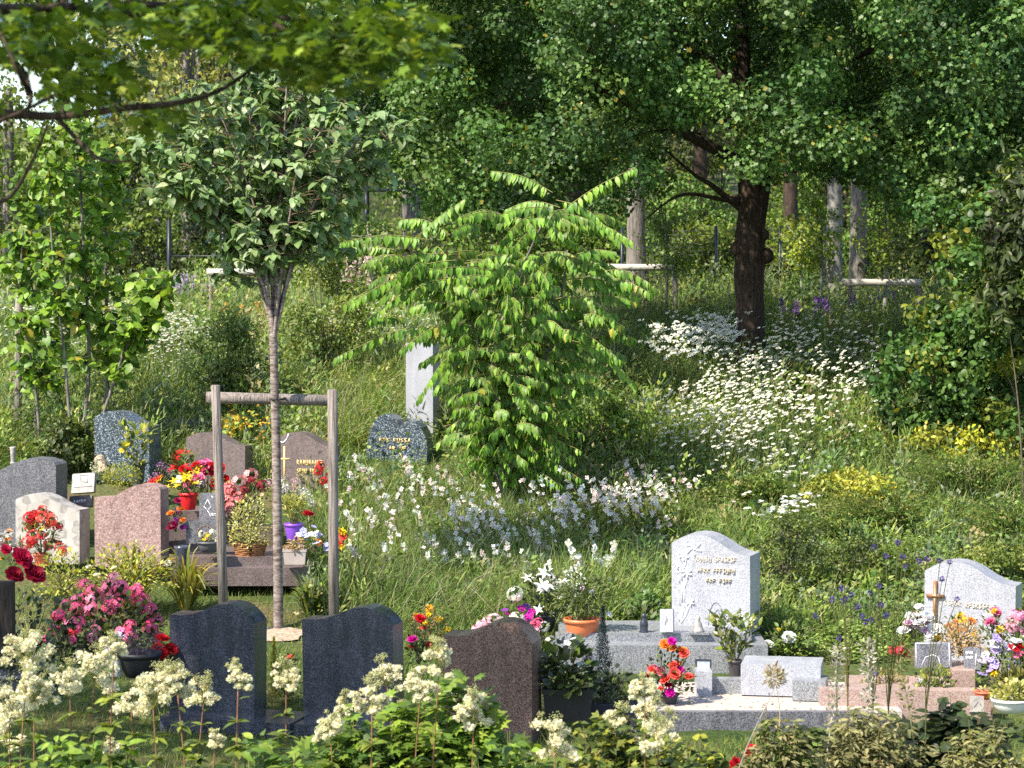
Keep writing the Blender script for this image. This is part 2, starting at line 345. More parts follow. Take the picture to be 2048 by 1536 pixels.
def stele(name, label, xl, xr, yt, yb, a, t, outline, mat, D=None, group=None, cat='headstone'):
    D = D or Dg(yb); a = R(a); pc = P((xl + xr) / 2, yb, D); pc[2] = min(pc[2], float(gz(pc[0], pc[1])) + .25)
    view = math.atan2(pc[0], pc[1]); wpx = (xr - xl) * D / F; wd = wpx / math.cos(a - view) ; h = (yb - yt) * D / F
    o = pc - np.array([math.cos(a), -math.sin(a), 0]) * wd / 2; root = thing(name, label, cat, pc, group)
    fc = Face(o, a, wd, h); body = slab(root, 'stele', fc, outline, t, mat)
    return root, fc, body
def strips(root, name, fc, lines, wd, mat, off=.004, parent=None):
    lb = LB()
    for ln in lines:
        for (u0, v0), (u1, v1) in zip(ln, ln[1:]):
            A = np.array([u0 * fc.w, v0 * fc.h]); B = np.array([u1 * fc.w, v1 * fc.h]); d = B - A; l = np.linalg.norm(d)
            if l < 1e-6: continue
            d /= l; q = np.array([-d[1], d[0]]) * wd / 2; A = A - d * wd * .3; B = B + d * wd * .3
            c = [A - q, B - q, B + q, A + q]; V = [fc.o + fc.ex * p[0] + np.array([0, 0, p[1]]) + fc.n * off for p in c]
            V += [fc.o + fc.ex * p[0] + np.array([0, 0, p[1]]) - fc.n * .004 for p in c]
            lb.raw(V, [(0, 1, 2), (0, 2, 3), (0, 4, 5), (0, 5, 1), (1, 5, 6), (1, 6, 2), (2, 6, 7), (2, 7, 3), (3, 7, 4), (3, 4, 0)], (0.500, 0.500, 0.500))
            off += .00013
    return part(root, name, lb, mat, parent)
def worn_text(u0, u1, v, h, n, gaps=()):  # worn lettering nobody can read any more: rows of short strokes
    L = []; cw = (u1 - u0) / n
    for k in range(n):
        if k in gaps: continue
        x = u0 + k * cw; w_ = cw * .62; r = random.random()
        if r < .3: L += [[(x, v), (x, v + h)], [(x, v + h), (x + w_, v + h * .9)], [(x, v + h * .5), (x + w_ * .8, v + h * .5)]]
        elif r < .5: L += [[(x, v), (x + w_ * .5, v + h), (x + w_, v)], [(x + w_ * .2, v + h * .4), (x + w_ * .8, v + h * .4)]]
        elif r < .7: L += [[(x, v), (x, v + h), (x + w_, v + h * .75), (x, v + h * .5), (x + w_, v)]]
        elif r < .85: L += [[(x, v + h), (x, v), (x + w_, v), (x + w_, v + h)]]
        else: L += [[(x + w_, v + h), (x, v + h * .8), (x + w_, v + h * .25), (x, v)]]
    return L

# ================================================================== GRAVES AND SMALL STONES
def base_block(root, name, xl, xr, yb, hpx, D, a, dep, mat, parent=None, fwd=0.0):
    a = R(a); pc = P((xl + xr) / 2, yb, D); wd = (xr - xl) * D / F / math.cos(a); hh = hpx * D / F
    o = pc - np.array([math.cos(a), -math.sin(a), 0]) * wd / 2
    fc = Face(o, a, wd, hh); fc.o = fc.o + fc.n * fwd
    return slab(root, name, fc, [(0, 1), (1, 1)], dep, mat, .01)
# front row, seen from behind
r, fA, _ = stele('headstone', 'left one of the two dark blue-black headstones in the front row', 338, 508, 1203, 1445, 16, .24, HR, G_BLACK, D=18.1)
base_block(r, 'base', 320, 590, 1482, 46, 18.0, 14, .5, G_BLACK, fwd=.06)
r, fB, _ = stele('headstone', 'dark blue-black headstone in the front row next to the brown one', 606, 788, 1211, 1450, 16, .24, HR, G_BLACK, D=18.0)
base_block(r, 'base', 586, 850, 1496, 46, 17.8, 14, .5, G_BLACK, fwd=.06)
r, fC, _ = stele('headstone', 'dark brown speckled headstone behind the cream plumes, front row', 884, 1064, 1240, 1512, 14, .30, HR, G_BROWN, D=17.7)
# pale grey etched headstone with its stepped tomb
r, fD, _ = stele('headstone', 'pale grey granite headstone etched with white lilies and faded gold writing', 1343, 1500, 1068, 1264, 20, .34, HL, G_PALE, D=20.3)
strips(r, 'inscription', fD, worn_text(.32, .84, .72, .055, 13, (5,)) + worn_text(.34, .82, .61, .05, 12, (4,)) + worn_text(.45, .78, .51, .045, 8, (3,)),   .0028, PALEGOLD)
lil = []
for u0, v0, u1, v1 in ((.12, .08, .06, .42), (.12, .08, .16, .5), (.12, .08, .24, .3), (.1, .1, .03, .25), (.13, .3, .1, .72), (.14, .4, .22, .66), (.1, .5, .04, .66), (.13, .6, .2, .82), (.12, .6, .08, .8)):
    m = ((u0 + u1) / 2 + .02, (v0 + v1) / 2); lil.append([(u0, v0), m, (u1, v1)])
for cu, cv, s in ((.29, .86, .1), (.15, .78, .07), (.07, .68, .05), (.2, .6, .06), (.24, .3, .05)):
    for k in range(6):
        t = k * 1.05 + .4; lil.append([(cu, cv), (cu + s * .5 * math.cos(t), cv + s * .45 * math.sin(t) * .8), (cu + s * math.cos(t + .25), cv + s * .8 * math.sin(t + .25))])
strips(r, 'lily_etching', fD, lil, .010, ETCH)
arc = [(.47 + .10 - .10 * math.cos(t), .07 + .24 * math.sin(t)) for t in np.linspace(0, math.pi, 14)]
strips(r, 'arch_etching', fD, [arc, [(.53, .08), (.55, .2), (.59, .24), (.62, .18), (.63, .08)], [(.56, .22), (.6, .16)]], .005, ETCHD)
tD = thing('grave_plinth', 'two-stepped grey granite plinth under the lily-etched headstone', 'plinth', P(1320, 1340, 19.9))
base_block(tD, 'lower_step', 1112, 1537, 1352, 62, 19.75, 0, .75, G_GREY)
base_block(tD, 'upper_step', 1118, 1504, 1290, 24, 19.95, 0, .72, G_GREY)
# low pale blocks and gravel plot in front of it
pl = thing('gravel_bed', 'cream gravel bed edged in pale stone in front of the lily-etched grave', 'gravel bed', XD(1480, 18.9))
z0 = float(gz(0, 19.3)) + .05
box('gravel', G_CREAM, -.85, 1.15, -.75, .55, -.2, .085, pl)
box('edging', G_GREYM, -.9, 1.0, -.83, -.755, -.2, .095, pl, .01)
kb = thing('stone_kerb', 'L-shaped pale granite kerb block lying on the cream gravel', 'kerb', P(1540, 1400, 18.9))
base_block(kb, 'low_block', 1395, 1575, 1388, 30, 18.9, 0, .12, G_GREY)
base_block(kb, 'end_block', 1393, 1424, 1404, 62, 18.8, 0, .22, G_PALE)
base_block(kb, 'long_slab', 1482, 1640, 1392, 62, 18.75, 10, .45, G_PALE)
base_block(kb, 'corner_block', 1585, 1650, 1402, 40, 18.55, 12, .3, G_GREY)
# right grave
r, fE, _ = stele('headstone', 'pale grey granite headstone with a bronze cross at the right edge', 1847, 2027, 1124, 1330, 22, .3, HL, G_PALE, D=19.9)
strips(r, 'inscription', fE, worn_text(.22, .42, .57, .05, 5) + worn_text(.46, .80, .56, .05, 9) + worn_text(.35, .6, .42, .045, 6, (3,)), .0035, PALEGOLD)
strips(r, 'cross', fE, [[(.12, .2), (.12, .80)]], .03, BRONZE, .02); strips(r, 'cross_arm', fE, [[(.04, .66), (.21, .66)]], .03, BRONZE, .022)
pe = thing('grave_border', 'pink granite border with two steps around the right-hand grave', 'grave border', P(1850, 1440, 18.6))
base_block(pe, 'front_rail', 1640, 1985, 1452, 72, 18.35, 3, .16, G_PINKS)
base_block(pe, 'side_step', 1905, 1950, 1386, 45, 18.9, 3, .5, G_PINKS)
base_block(pe, 'inner_slab', 1700, 1905, 1400, 28, 18.7, 3, .5, G_PINKS)
# back left rows
r, fF, _ = stele('headstone', 'speckled dark blue headstone with hump at left, behind the round yellow-green bush', 190, 298, 822, 962, 20, .26, HL, G_BLUE, D=25.3)
r, fG, _ = stele('headstone', 'mauve granite headstone standing behind the left tree stake', 372, 489, 865, 985, 18, .2, HL, G_MAUVE, D=25.2)
r, fH, _ = stele('headstone', 'mauve granite headstone with gold cross and writing behind the right tree stake', 556, 664, 864, 1000, 18, .22, HL, G_MAUVE, D=25.0)
strips(r, 'gold_cross', fH, [[(.12, .2), (.12, .78)], [(.03, .6), (.21, .6)]], .018, GOLD)
strips(r, 'inscription', fH, worn_text(.36, .85, .52, .07, 9) + worn_text(.36, .85, .40, .06, 10, (4,)), .007, GOLD)
arcv = [(.03, .86), (.1, .84), (.17, .9), (.2, .97)]; strips(r, 'arc_etching', fH, [arcv], .01, ETCH)
r, fI, _ = stele('headstone', 'heart-shaped speckled blue headstone in the long grass', 733, 855, 828, 955, 18, .20, HEART, G_BLUE, D=26.0)
strips(r, 'inscription', fI, worn_text(.22, .75, .56, .06, 9, (3,)) + worn_text(.38, .68, .44, .05, 5, (2,)) + [[(.55, .4), (.6, .3), (.62, .2), (.66, .1)]], .007, GOLD)
r, fJ, _ = stele('stone_pillar', 'tall smooth pale grey stone pillar behind the heart-shaped headstone', 812, 866, 686, 930, 16, .24, [(0, 1), (1, 1)], WHITEST, D=26.6, cat='pillar')
r, fK, _ = stele('headstone', 'large mid-grey headstone cut by the left edge of the photo', -60, 110, 912, 1110, 14, .26, HRM, G_GREYM, D=23.4)
r, fL, _ = stele('headstone', 'small off-white marble headstone with hump at left in front of the grey one', 32, 158, 988, 1125, 18, .2, HL, G_MARB, D=22.6)
r, fM, _ = stele('headstone', 'rough pink stone headstone between the marble one and the red flowers', 190, 321, 965, 1135, 14, .2, HRM, G_PINK, D=22.4)
gm = bpy.data.objects['headstone.009'] if 'headstone.009' in bpy.data.objects else None
dk = thing('grave_slab', 'low dark grave slab in the grass behind the mauve headstone', 'grave slab', P(370, 870, 26.6))
base_block(dk, 'slab_top', 312, 422, 866, 26, 26.6, -6, .4, G_BLACK)
# reddish tomb behind the cherry trunk
tm = thing('tomb', 'long mauve granite tomb with steps behind the white-barked young tree', 'tomb', P(470, 1170, 22.0))
base_block(tm, 'lower_step', 340, 622, 1172, 36, 21.95, 0, .6, G_MAUVE)
base_block(tm, 'tomb_slab', 352, 606, 1136, 22, 22.15, 0, .8, G_MAUVE)
base_block(tm, 'back_step', 332, 560, 1108, 52, 22.9, 0, .4, G_MAUVE); base_block(tm, 'head_step', 338, 520, 1056, 34, 23.2, 0, .5, G_MAUVE)
def plaque(name, label, cat, xl, xr, yt, yb, D, a, t, mat, outline=None, lines=None, lm=ETCH, lean=0, parts=True):
    r, fc, b = stele(name, label, xl, xr, yt, yb, a, t, outline or [(0, .94), (.03, 1), (.97, 1), (1, .94)], mat, D=D, cat=cat)
    if lines: strips(r, 'engraving', fc, lines, .0045, lm, .003)
    r.rotation_euler = (R(-lean), 0, 0); return r
# plaques sit on tombs, use explicit bases
def _lift(r, px, py, D):  r.location = Vector([float(c) for c in P(px, py, D)])
q = plaque('memorial_plaque', 'grey plaque engraved with a rose and white writing beside the left stake', 'plaque', 398, 446, 985, 1040, 22.7, 10, .05, G_GREYM, lines=[[(.2, .5), (.35, .75), (.5, .5), (.35, .35), (.2, .5)], [(.35, .35), (.45, .2)], [(.5, .88), (.6, .8)]] + worn_text(.45, .9, .15, .1, 4), lean=10); _lift(q, 422, 1040, 22.75)
q = plaque('memorial_plaque', 'square dark grey plaque with a round picture on the mauve tomb', 'plaque', 372, 450, 1040, 1086, 22.3, 6, .08, G_GREYM, lines=[[(.5 + .2 * math.cos(t), .5 + .3 * math.sin(t)) for t in np.linspace(0, 6.3, 14)]], lm=BRONZE); _lift(q, 411, 1088, 22.3)
q = plaque('memorial_plaque', 'small white plaque leaning beside the conifer-side step of the lily-etched headstone', 'plaque', 1320, 1346, 1218, 1264, 20.0, 20, .04, G_PALE, lines=[[(.4, .3), (.5, .7), (.6, .5), (.4, .4)]], lm=ETCHD, lean=12); _lift(q, 1333, 1264, 19.9)
q = plaque('memorial_plaque', 'landscape grey plaque with engraved picture before the straw-coloured dried plant', 'plaque', 1830, 1903, 1279, 1330, 19.2, 12, .05, G_GREYM, lines=[[(.2, .1), (.3, .4), (.5, .5), (.65, .4), (.7, .1)], [(.05, .05), (.05, .95), (.95, .95), (.95, .05)]], lean=10); _lift(q, 1866, 1335, 19.1)
q = plaque('memorial_plaque', 'tilted narrow blue-grey plaque beside the lilac petunias', 'plaque', 1928, 1962, 1290, 1336, 19.0, 20, .04, G_GREYM, lines=worn_text(.15, .6, .7, .1, 4) + worn_text(.15, .6, .5, .1, 4) + [[(.7, .2), (.75, .7)]], lean=14); _lift(q, 1945, 1340, 19.0)
q = plaque('memorial_plaque', 'pale grey open plaque with a dark picture left of the round bush', 'plaque', 142, 186, 945, 985, 24.0, 14, .05, G_MARB, lines=[[(.35, .9), (.7, .9), (.7, .5), (.4, .6), (.35, .9)], [(.1, .3), (.9, .3)]], lm=ETCHD, lean=20); _lift(q, 165, 985, 24.0)
q = plaque('memorial_plaque', 'mauve plaque with red flowers laid against it near the left grey headstone', 'plaque', 138, 182, 988, 1012, 23.6, 14, .05, G_MAUVE, lines=worn_text(.2, .8, .4, .2, 5), lean=20); _lift(q, 160, 1014, 23.6)
q = plaque('memorial_plaque', 'white card plaque with a picture at the foot of the pink border', 'plaque', 1940, 1968, 1392, 1424, 18.0, 8, .02, G_MARB, lines=[[(.3, .3), (.6, .7), (.8, .4)]], lm=ETCHD, lean=8); _lift(q, 1954, 1424, 18.0)
# photo frame
pf = thing('photo_frame', 'small black photo frame standing beside the orange rose bouquet', 'photo frame', P(1406, 1358, 19.0)); pf.rotation_euler = (R(-12), 0, R(-8))
bm = bmesh.new(); wf, hf = .052, .155
for x0, x1, z0_, z1_ in ((-wf - .012, -wf, 0, hf), (wf, wf + .012, 0, hf), (-wf, wf, 0, .012), (-wf, wf, hf - .012, hf)): box_bm(bm, x0, x1, -.012, .012, z0_, z1_)
put('frame', bm_mesh(bm, 'frame', mat_plain('black_plastic', (.02, .02, .025), .35)), pf); box('picture', mat_plain('faded_photo', (.32, .36, .42), .3, .3, 30), -wf, wf, -.004, .004, .012, hf - .012, pf, 0)
# statuette: small dark seated cat-like figure -> angel statuette silhouette, one lathe body with head and wings
sg = thing('statuette', 'small dark shiny statuette standing on the grey plinth', 'statuette', P(1288, 1266, 20.0))
DK = mat_plain('dark_bronze', (.03, .035, .05), .25, .3, 20)
lathe('figure', DK, [(.04, 0), (.042, .01), (.032, .03), (.036, .07), (.030, .1), (.016, .118), (.022, .135), (.02, .155), (.006, .166)], sg, seg=16)
box('base', DK, -.055, .055, -.045, .045, -.015, .002, sg)
sw = thing('statuette', 'white angel statuette against the lily-etched headstone', 'statuette', P(1396, 1264, 19.95))
lathe('figure', G_MARB, [(.05, 0), (.052, .015), (.04, .03), (.035, .06), (.028, .08), (.016, .095), (.02, .112), (.017, .127), (.005, .135)], sw, seg=16)
box('base', G_GREY, -.07, .09, -.05, .05, -.015, .003, sw)
# black stone vases, lanterns
def vase(label, px, py, D, r_, h_, mat, cat='vase', name='stone_vase'):
    t = thing(name, label, cat, P(px, py, D)); lathe('body', mat, [(r_ * .7, 0), (r_ * .75, .01), (r_ * .8, h_ * .4), (r_, h_ * .9), (r_ * 1.05, h_), (r_ * .85, h_), (r_ * .8, h_ * .9)], t, seg=20)
    lathe('foot', mat, [(r_ * .9, -.012), (r_ * .9, .004)], t, seg=20); return t
vase('square-shouldered dark stone vase beside the basket and the grey plaques', 365, 1140, 21.9, .075, .22, G_BLACK)
vase('dark stone vase behind the round bush under the white flowers', 212, 962, 24.6, .06, .18, G_BLACK)
vase('tall narrow white cylinder standing behind the big grey headstone', 26, 925, 24.6, .03, .16, G_MARB, 'grave light', 'grave_light')
vase('dark tall vase holding the leafy cherry laurel by the blue headstone', 276, 968, 24.8, .08, .22, G_BLACK)
# wooden planter at the left edge with a dark post
po = thing('wooden_post', 'dark weathered post cut by the left edge beside the red roses', 'post', P(8, 1400, 17.2)); 
box('shaft', mat_bark('dark_wood', (.02, .017, .015), (.07, .055, .045)), -.075, .075, -.06, .06, -.1, .85, po)

for k_, o_ in enumerate([o for o in COL.objects if o.name.startswith('headstone')]): o_.rotation_euler = (R(random.uniform(-.8, .8)), R(random.uniform(-.7, .7)), 0)

# ================================================================== FLOWERS AND POTTED PLANTS
GREENS = [(0.083, 0.119, 0.023), (0.118, 0.163, 0.030), (0.061, 0.087, 0.022)]
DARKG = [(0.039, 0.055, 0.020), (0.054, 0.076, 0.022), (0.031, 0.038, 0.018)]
LIME = [(0.240, 0.260, 0.030), (0.327, 0.324, 0.037), (0.154, 0.195, 0.026)]
GOLDG = [(0.389, 0.360, 0.120), (0.420, 0.420, 0.140), (0.310, 0.294, 0.056)]
GREY_G = [(0.213, 0.206, 0.090), (0.299, 0.271, 0.135), (0.140, 0.141, 0.060)]
STRAW = [(0.420, 0.290, 0.150), (0.520, 0.380, 0.220), (0.300, 0.200, 0.100)]
CRED = (0.550, 0.012, 0.020); CDRED = (0.260, 0.008, 0.030); CPINK = (0.750, 0.160, 0.330); CHOT = (0.900, 0.120, 0.280); CROSE = (0.800, 0.330, 0.360); CWHITE = (0.820, 0.820, 0.800)
CYEL = (0.850, 0.600, 0.030); CORG = (0.800, 0.240, 0.040); CPEACH = (0.820, 0.450, 0.280); CLIL = (0.550, 0.450, 0.800); CPUR = (0.300, 0.070, 0.420); CMAG = (0.650, 0.010, 0.380); CCREAM = (0.820, 0.780, 0.600); CCORAL = (0.780, 0.120, 0.090)
_bl = {}
T_ROSEP = tmpl([(0, 0, 0), (0.380, 0.300, 0.050), (0.460, 0.700, 0.120), (0.200, 0.980, 0.040), (-.2, .98, .04), (-.46, .7, .12), (-.38, .3, .05), (0, .6, -.05)], [(0, 1, 7), (1, 2, 7), (2, 3, 7), (3, 4, 7), (4, 5, 7), (5, 6, 7), (6, 0, 7)])
def blossom_mesh(kind, col):
    key = (kind, tuple(col))
    if key in _bl: return _bl[key]
    lb = LB()
    if kind == 'rose':
        for ring, (n, tilt, sz) in enumerate(((7, .12, 1.0), (6, .5, .85), (5, .85, .7), (4, 1.2, .55))):
            for k in range(n):
                a = 6.283 * k / n + ring * .6; o = np.array([math.cos(a), math.sin(a), 0])
                d = o * math.cos(tilt) + np.array([0, 0, math.sin(tilt)]); nn = -o * math.sin(tilt) + np.array([0, 0, math.cos(tilt)])
                lb.add(T_ROSEP, [o * .05 * (4 - ring) * .3], frames(d[None], nn[None]), [sz * rng.uniform(.9, 1.1)], pal([col], 1, .25))
    elif kind == 'cluster':
        n = 26; d = rdir(n); d[:, 2] = np.abs(d[:, 2]) * 1.1 - .25; d = nrm(d)
        M = frames(nrm(np.cross(d, rdir(n))), d)
        lb.add(T_FL5, d * np.array([.85, .85, .7]), M, rng.uniform(.26, .4, n), pal([col, tuple(np.minimum(.9, np.array(col) * 1.25 + .03))], n, .2))
        lb.add(T_ICO, [(0, 0, .1)], np.eye(3)[None], [.45], np.array([[.06, .12, .03]]))
    elif kind == 'daisy':
        lb.add(T_DAISY, [(0, 0, 0)], np.eye(3)[None], [1.], pal([col], 1, .1)); lb.add(T_ICO, [(0, 0, .05)], np.eye(3)[None] * np.array([1, 1, .5]), [.24], np.array([[.75, .45, .03]]))
    elif kind == 'mum':
        n = 40; d = rdir(n); d[:, 2] = np.abs(d[:, 2]) * 1.0 + .05; d = nrm(d); lb.add(T_NARROW, d * .1, frames(d, np.array([[0, 0, 1.]]) + .3 * rdir(n)), rng.uniform(.75, 1, n), pal([col], n, .2))
    elif kind == 'petunia':
        lb.add(_flower(5, .5, .12), [(0, 0, 0)], np.eye(3)[None], [1.], pal([col], 1, .1))
        lb.add(_flower(5, .1, .16), [(0, 0, .015)], np.eye(3)[None], [.9], np.array([[c * .35 for c in col]])); 
    elif kind == 'lily':
        for k in range(6):
            a = 6.283 * k / 6; o = np.array([math.cos(a), math.sin(a), 0]); d = nrm(o * .75 + np.array([0, 0, .65]))
            lb.add(_oval(.17, .45), [(0, 0, 0)], frames(d[None], (np.array([0, 0, 1.]) - o * .6)[None]), [1.], pal([col], 1, .12))
        tube(lb, [(0, 0, .1), (0, 0, .6)], .03, .05, (0.600, 0.300, 0.050), 5)
    elif kind == 'spray':
        n = 60; p = rdir(n) * rng.uniform(.2, 1, (n, 1)); lb.add(T_FL4, p, frames(rdir(n), rdir(n) + [0, 0, 1]), rng.uniform(.1, .18, n), pal([col], n, .2))
    me = lb.mesh('blossom', PETAL); _bl[key] = me; return me
def facing(spread=.6):
    return (R(random.uniform(10, 55)) * 1.0, random.uniform(-.5, .5), random.uniform(-.6, .6))
def mesh_pot(root, kind, mat, D, wpx, hpx, base=(0, 0, 0)):
    r_ = wpx / 2 * D / F; h_ = hpx * D / F
    if kind == 'round': lathe('pot', mat, [(r_ * .68, 0), (r_ * .7, .004), (r_ * .93, h_ * .8), (r_ * .93, h_ * .82), (r_, h_ * .82), (r_, h_), (r_ * .92, h_), (r_ * .88, h_ * .88)], root, base)
    elif kind == 'bowl': lathe('pot', mat, [(r_ * .55, 0), (r_ * .62, .006), (r_ * .8, h_ * .35), (r_ * .9, h_ * .75), (r_ * .9, h_ * .8), (r_, h_ * .82), (r_, h_), (r_ * .93, h_), (r_ * .9, h_ * .88)], root, base)
    elif kind == 'box':
        bm = bmesh.new(); v0 = [(-.82, -.5), (.82, -.5), (.82, .5), (-.82, .5)]; ring = []
        for k, z in ((.9, 0), (1, h_ * .85), (1.06, h_ * .85), (1.06, h_), (.96, h_), (.94, h_ * .9)): ring.append([bm.verts.new((x * r_ * 1.2 * k, y * r_ * k, z)) for x, y in v0])
        for a_, b_ in zip(ring, ring[1:]):
            for q in range(4): bm.faces.new((a_[q], a_[(q + 1) % 4], b_[(q + 1) % 4], b_[q]))
        bm.faces.new(ring[0]); bm.faces.new(ring[-1]); put('pot', bm_mesh(bm, 'pot', mat, .004), root, base)
    elif kind == 'basket':
        lb = LB(); 
        for k in range(9):
            z = h_ * k / 8; t = np.linspace(0, 6.2832, 25); rr = r_ * (.72 + .28 * k / 8); tube(lb, np.stack([rr * np.cos(t), rr * np.sin(t) * .8, z + .004 * np.sin(t * 8 + k * 3.14)], 1), h_ / 15, h_ / 15, pal([(0.380, 0.200, 0.090), (0.280, 0.140, 0.060)], 1, .1)[0], 5, False)
        part_local(root, 'basket', lb, STEM, base)
    return h_
def part_local(root, name, lb, mat, loc=(0, 0, 0)):
    return put(name, lb.mesh(name, mat), root, loc)
POTS = {}
def potmat(n):
    c = {'terracotta': (0.620, 0.170, 0.060), 'red': (0.620, 0.015, 0.020), 'purple': (0.220, 0.070, 0.550), 'black': (0.018, 0.018, 0.022), 'grey': (0.100, 0.100, 0.115), 'stone': (0.420, 0.360, 0.340), 'white': (0.700, 0.690, 0.670), 'dark': (0.050, 0.045, 0.050), 'orange': (0.750, 0.160, 0.080), 'lilac': (0.420, 0.380, 0.600), 'navy': (0.020, 0.025, 0.060), 'wood': (0.250, 0.150, 0.080)}[n]
    return mat_plain('pot_' + n, c, .45, .12, 12)
def plant(name, label, cat, px, py, w, h, leaves=GREENS, n=260, ls=.05, bl=(), pot=None, D=None, dy=0, tm=T_OVAL, mat=None, group=None, shape='dome', stems=8, up=.35, onz=None, leafpart='foliage'):
    """px,py: foot of the plant (or its pot) in the photograph; w,h: size of the green part there"""
    if D is None: D = Dg(py)
    s = D / F; loc = P(px, py, D); root = thing(name, label, cat, loc, group); z0 = 0
    if pot: z0 = mesh_pot(root, pot[0], potmat(pot[1]), D, pot[2], pot[3]) * .92
    W = w * s / 2; Hh = h * s; lb = LB()
    if n:
        d = rdir(n); d[:, 2] = np.abs(d[:, 2]); q = rng.uniform(0, 1, n) ** .45
        if shape == 'dome': p = d * q[:, None] * np.array([W, W * .75, Hh])
        elif shape == 'cone': z = rng.uniform(0, 1, n) ** 1.4; rr = (1 - z) * .95 + .05; an = rng.uniform(0, 6.28, n); qq = np.sqrt(rng.uniform(0, 1, n)) * (.8 + .2 * np.sin(an * 3)); p = np.stack([W * rr * qq * np.cos(an), W * rr * qq * np.sin(an), z * Hh], 1); d = nrm(p * [1, 1, .2] + [0, 0, .02])
        elif shape == 'ball': p = rdir(n) * q[:, None] * np.array([W, W * .8, Hh / 2]) + [0, 0, Hh / 2]; d = nrm(p - [0, 0, Hh * .4])
        elif shape == 'vase': z = rng.uniform(0, 1, n) ** .7; an = rng.uniform(0, 6.28, n); rr = W * (.15 + .85 * z) * np.sqrt(rng.uniform(.1, 1, n)); p = np.stack([rr * np.cos(an), rr * np.sin(an) * .8, z * Hh], 1); d = nrm(p * [1, 1, .5] + [0, 0, .02])
        p = p + [0, 0, z0]; ld = nrm(d * .8 + rdir(n) * .55 + [0, 0, up - .2]); nn = nrm(d * .5 + rdir(n) * .4 + [-.2, -.2, .8])
        lb.add(tm, p, frames(ld, nn), ls * rng.uniform(.6, 1.25, n), pal(leaves, n)); part_local(root, leafpart, lb, mat or LEAF)
    sb = LB()
    for k in range(stems):
        a = random.uniform(0, 6.28); e = np.array([math.cos(a) * W * .7, math.sin(a) * W * .5, z0 + Hh * random.uniform(.5, .9)])
        tube(sb, curve([(0, 0, z0 * .8), e * [.5, .5, .6], e], 3), .005, .0025, (0.142, 0.140, 0.080), 4, False)
    if stems: part_local(root, 'stem', sb, STEM)
    for kind, col, m, sz in bl:
        for k in range(m):
            a = random.uniform(0, 6.28); u = random.random() ** .6
            x, y = math.cos(a) * u * W * .97, math.sin(a) * u * W * .7
            zz = math.sqrt(max(0, 1 - u * u)) * Hh * random.uniform(.8, 1.1) if shape != 'vase' else Hh * random.uniform(.75, 1.08)
            if y < 0: zz *= random.uniform(.55, 1)
            put('blossom', blossom_mesh(kind, col), root, (x, y, z0 + zz + .01), facing(), sz * s * random.uniform(.8, 1.15))
    return root
def blades(lb, pos, hgt, wid, cols, lean=(.25, .05), spread=.45, tm=T_BLADE):
    n = len(pos); d = nrm(np.stack([rng.normal(lean[0], spread, n), rng.normal(lean[1], spread, n), np.ones(n)], 1)); nn = nrm(rng.normal(size=(n, 3)) * [1, 1, .2] + [0, 0, .25])
    S = np.stack([wid, hgt, hgt], 1) ; lb.add(tm, pos, frames(d, nn), S, cols)

# -- front-left cluster
plant('rose_bush', 'rose bush with big dark red roses at the left edge', 'rose bush', 46, 1400, 150, 240, DARKG + GREENS[:1], 420, .065, [], D=17.6, shape='dome', mat=GLEAF)
rb = bpy.data.objects['rose_bush']
for px, py, sz in ((43, 1118, 25), (28, 1150, 20), (70, 1150, 22), (12, 1100, 12), (60, 1138, 12)):
    p = P(px, py, 17.4) - np.array(rb.location); put('blossom', blossom_mesh('rose', CDRED if py > 1130 else (0.420, 0.010, 0.050)), rb, p, (R(50), 0, random.random()), sz * 17.4 / F)
plant('flower_pot', 'round grey pot cut by the left edge under the rose bush', 'flower pot', 22, 1402, 60, 30, DARKG, 60, .05, pot=('bowl', 'grey', 86, 58), D=16.9)
plant('geranium', 'bright pink geraniums in a broad dark bowl left of the first dark headstone', 'geranium', 214, 1325, 235, 128, DARKG + GREENS, 620, .055, [('cluster', (0.920, 0.120, 0.260), 20, 16), ('cluster', (0.920, 0.200, 0.340), 18, 16), ('cluster', (0.920, 0.340, 0.440), 13, 14), ('cluster', (0.750, 0.050, 0.160), 5, 13)], pot=('bowl', 'black', 120, 34), D=18.6, tm=T_BROAD)
plant('geranium', 'hot pink geranium with sparse blooms beside the dark red roses', 'geranium', 128, 1330, 90, 135, DARKG, 240, .055, [('cluster', CHOT, 7, 13), ('cluster', CRED, 3, 11)], D=18.2, tm=T_BROAD)
plant('heather', 'dark purple heather in a wide black bowl beside the dark headstone', 'potted heather', 279, 1353, 92, 48, [(0.042, 0.050, 0.053), (0.060, 0.050, 0.060), (0.120, 0.070, 0.120)], 900, .022, pot=('bowl', 'black', 90, 50), D=17.9, tm=T_NARROW, stems=0)
plant('begonia', 'small red begonia against the left side of the first dark headstone', 'begonia', 326, 1335, 42, 60, DARKG, 90, .04, [('rose', CRED, 4, 13)], D=18.1)
plant('flower_pot', 'white pot with pale violet pansies beside the black heather bowl', 'flower pot', 232, 1352, 46, 48, GREENS, 60, .03, [('petunia', (0.650, 0.620, 0.800), 7, 9)], pot=('round', 'white', 34, 44), D=18.1)
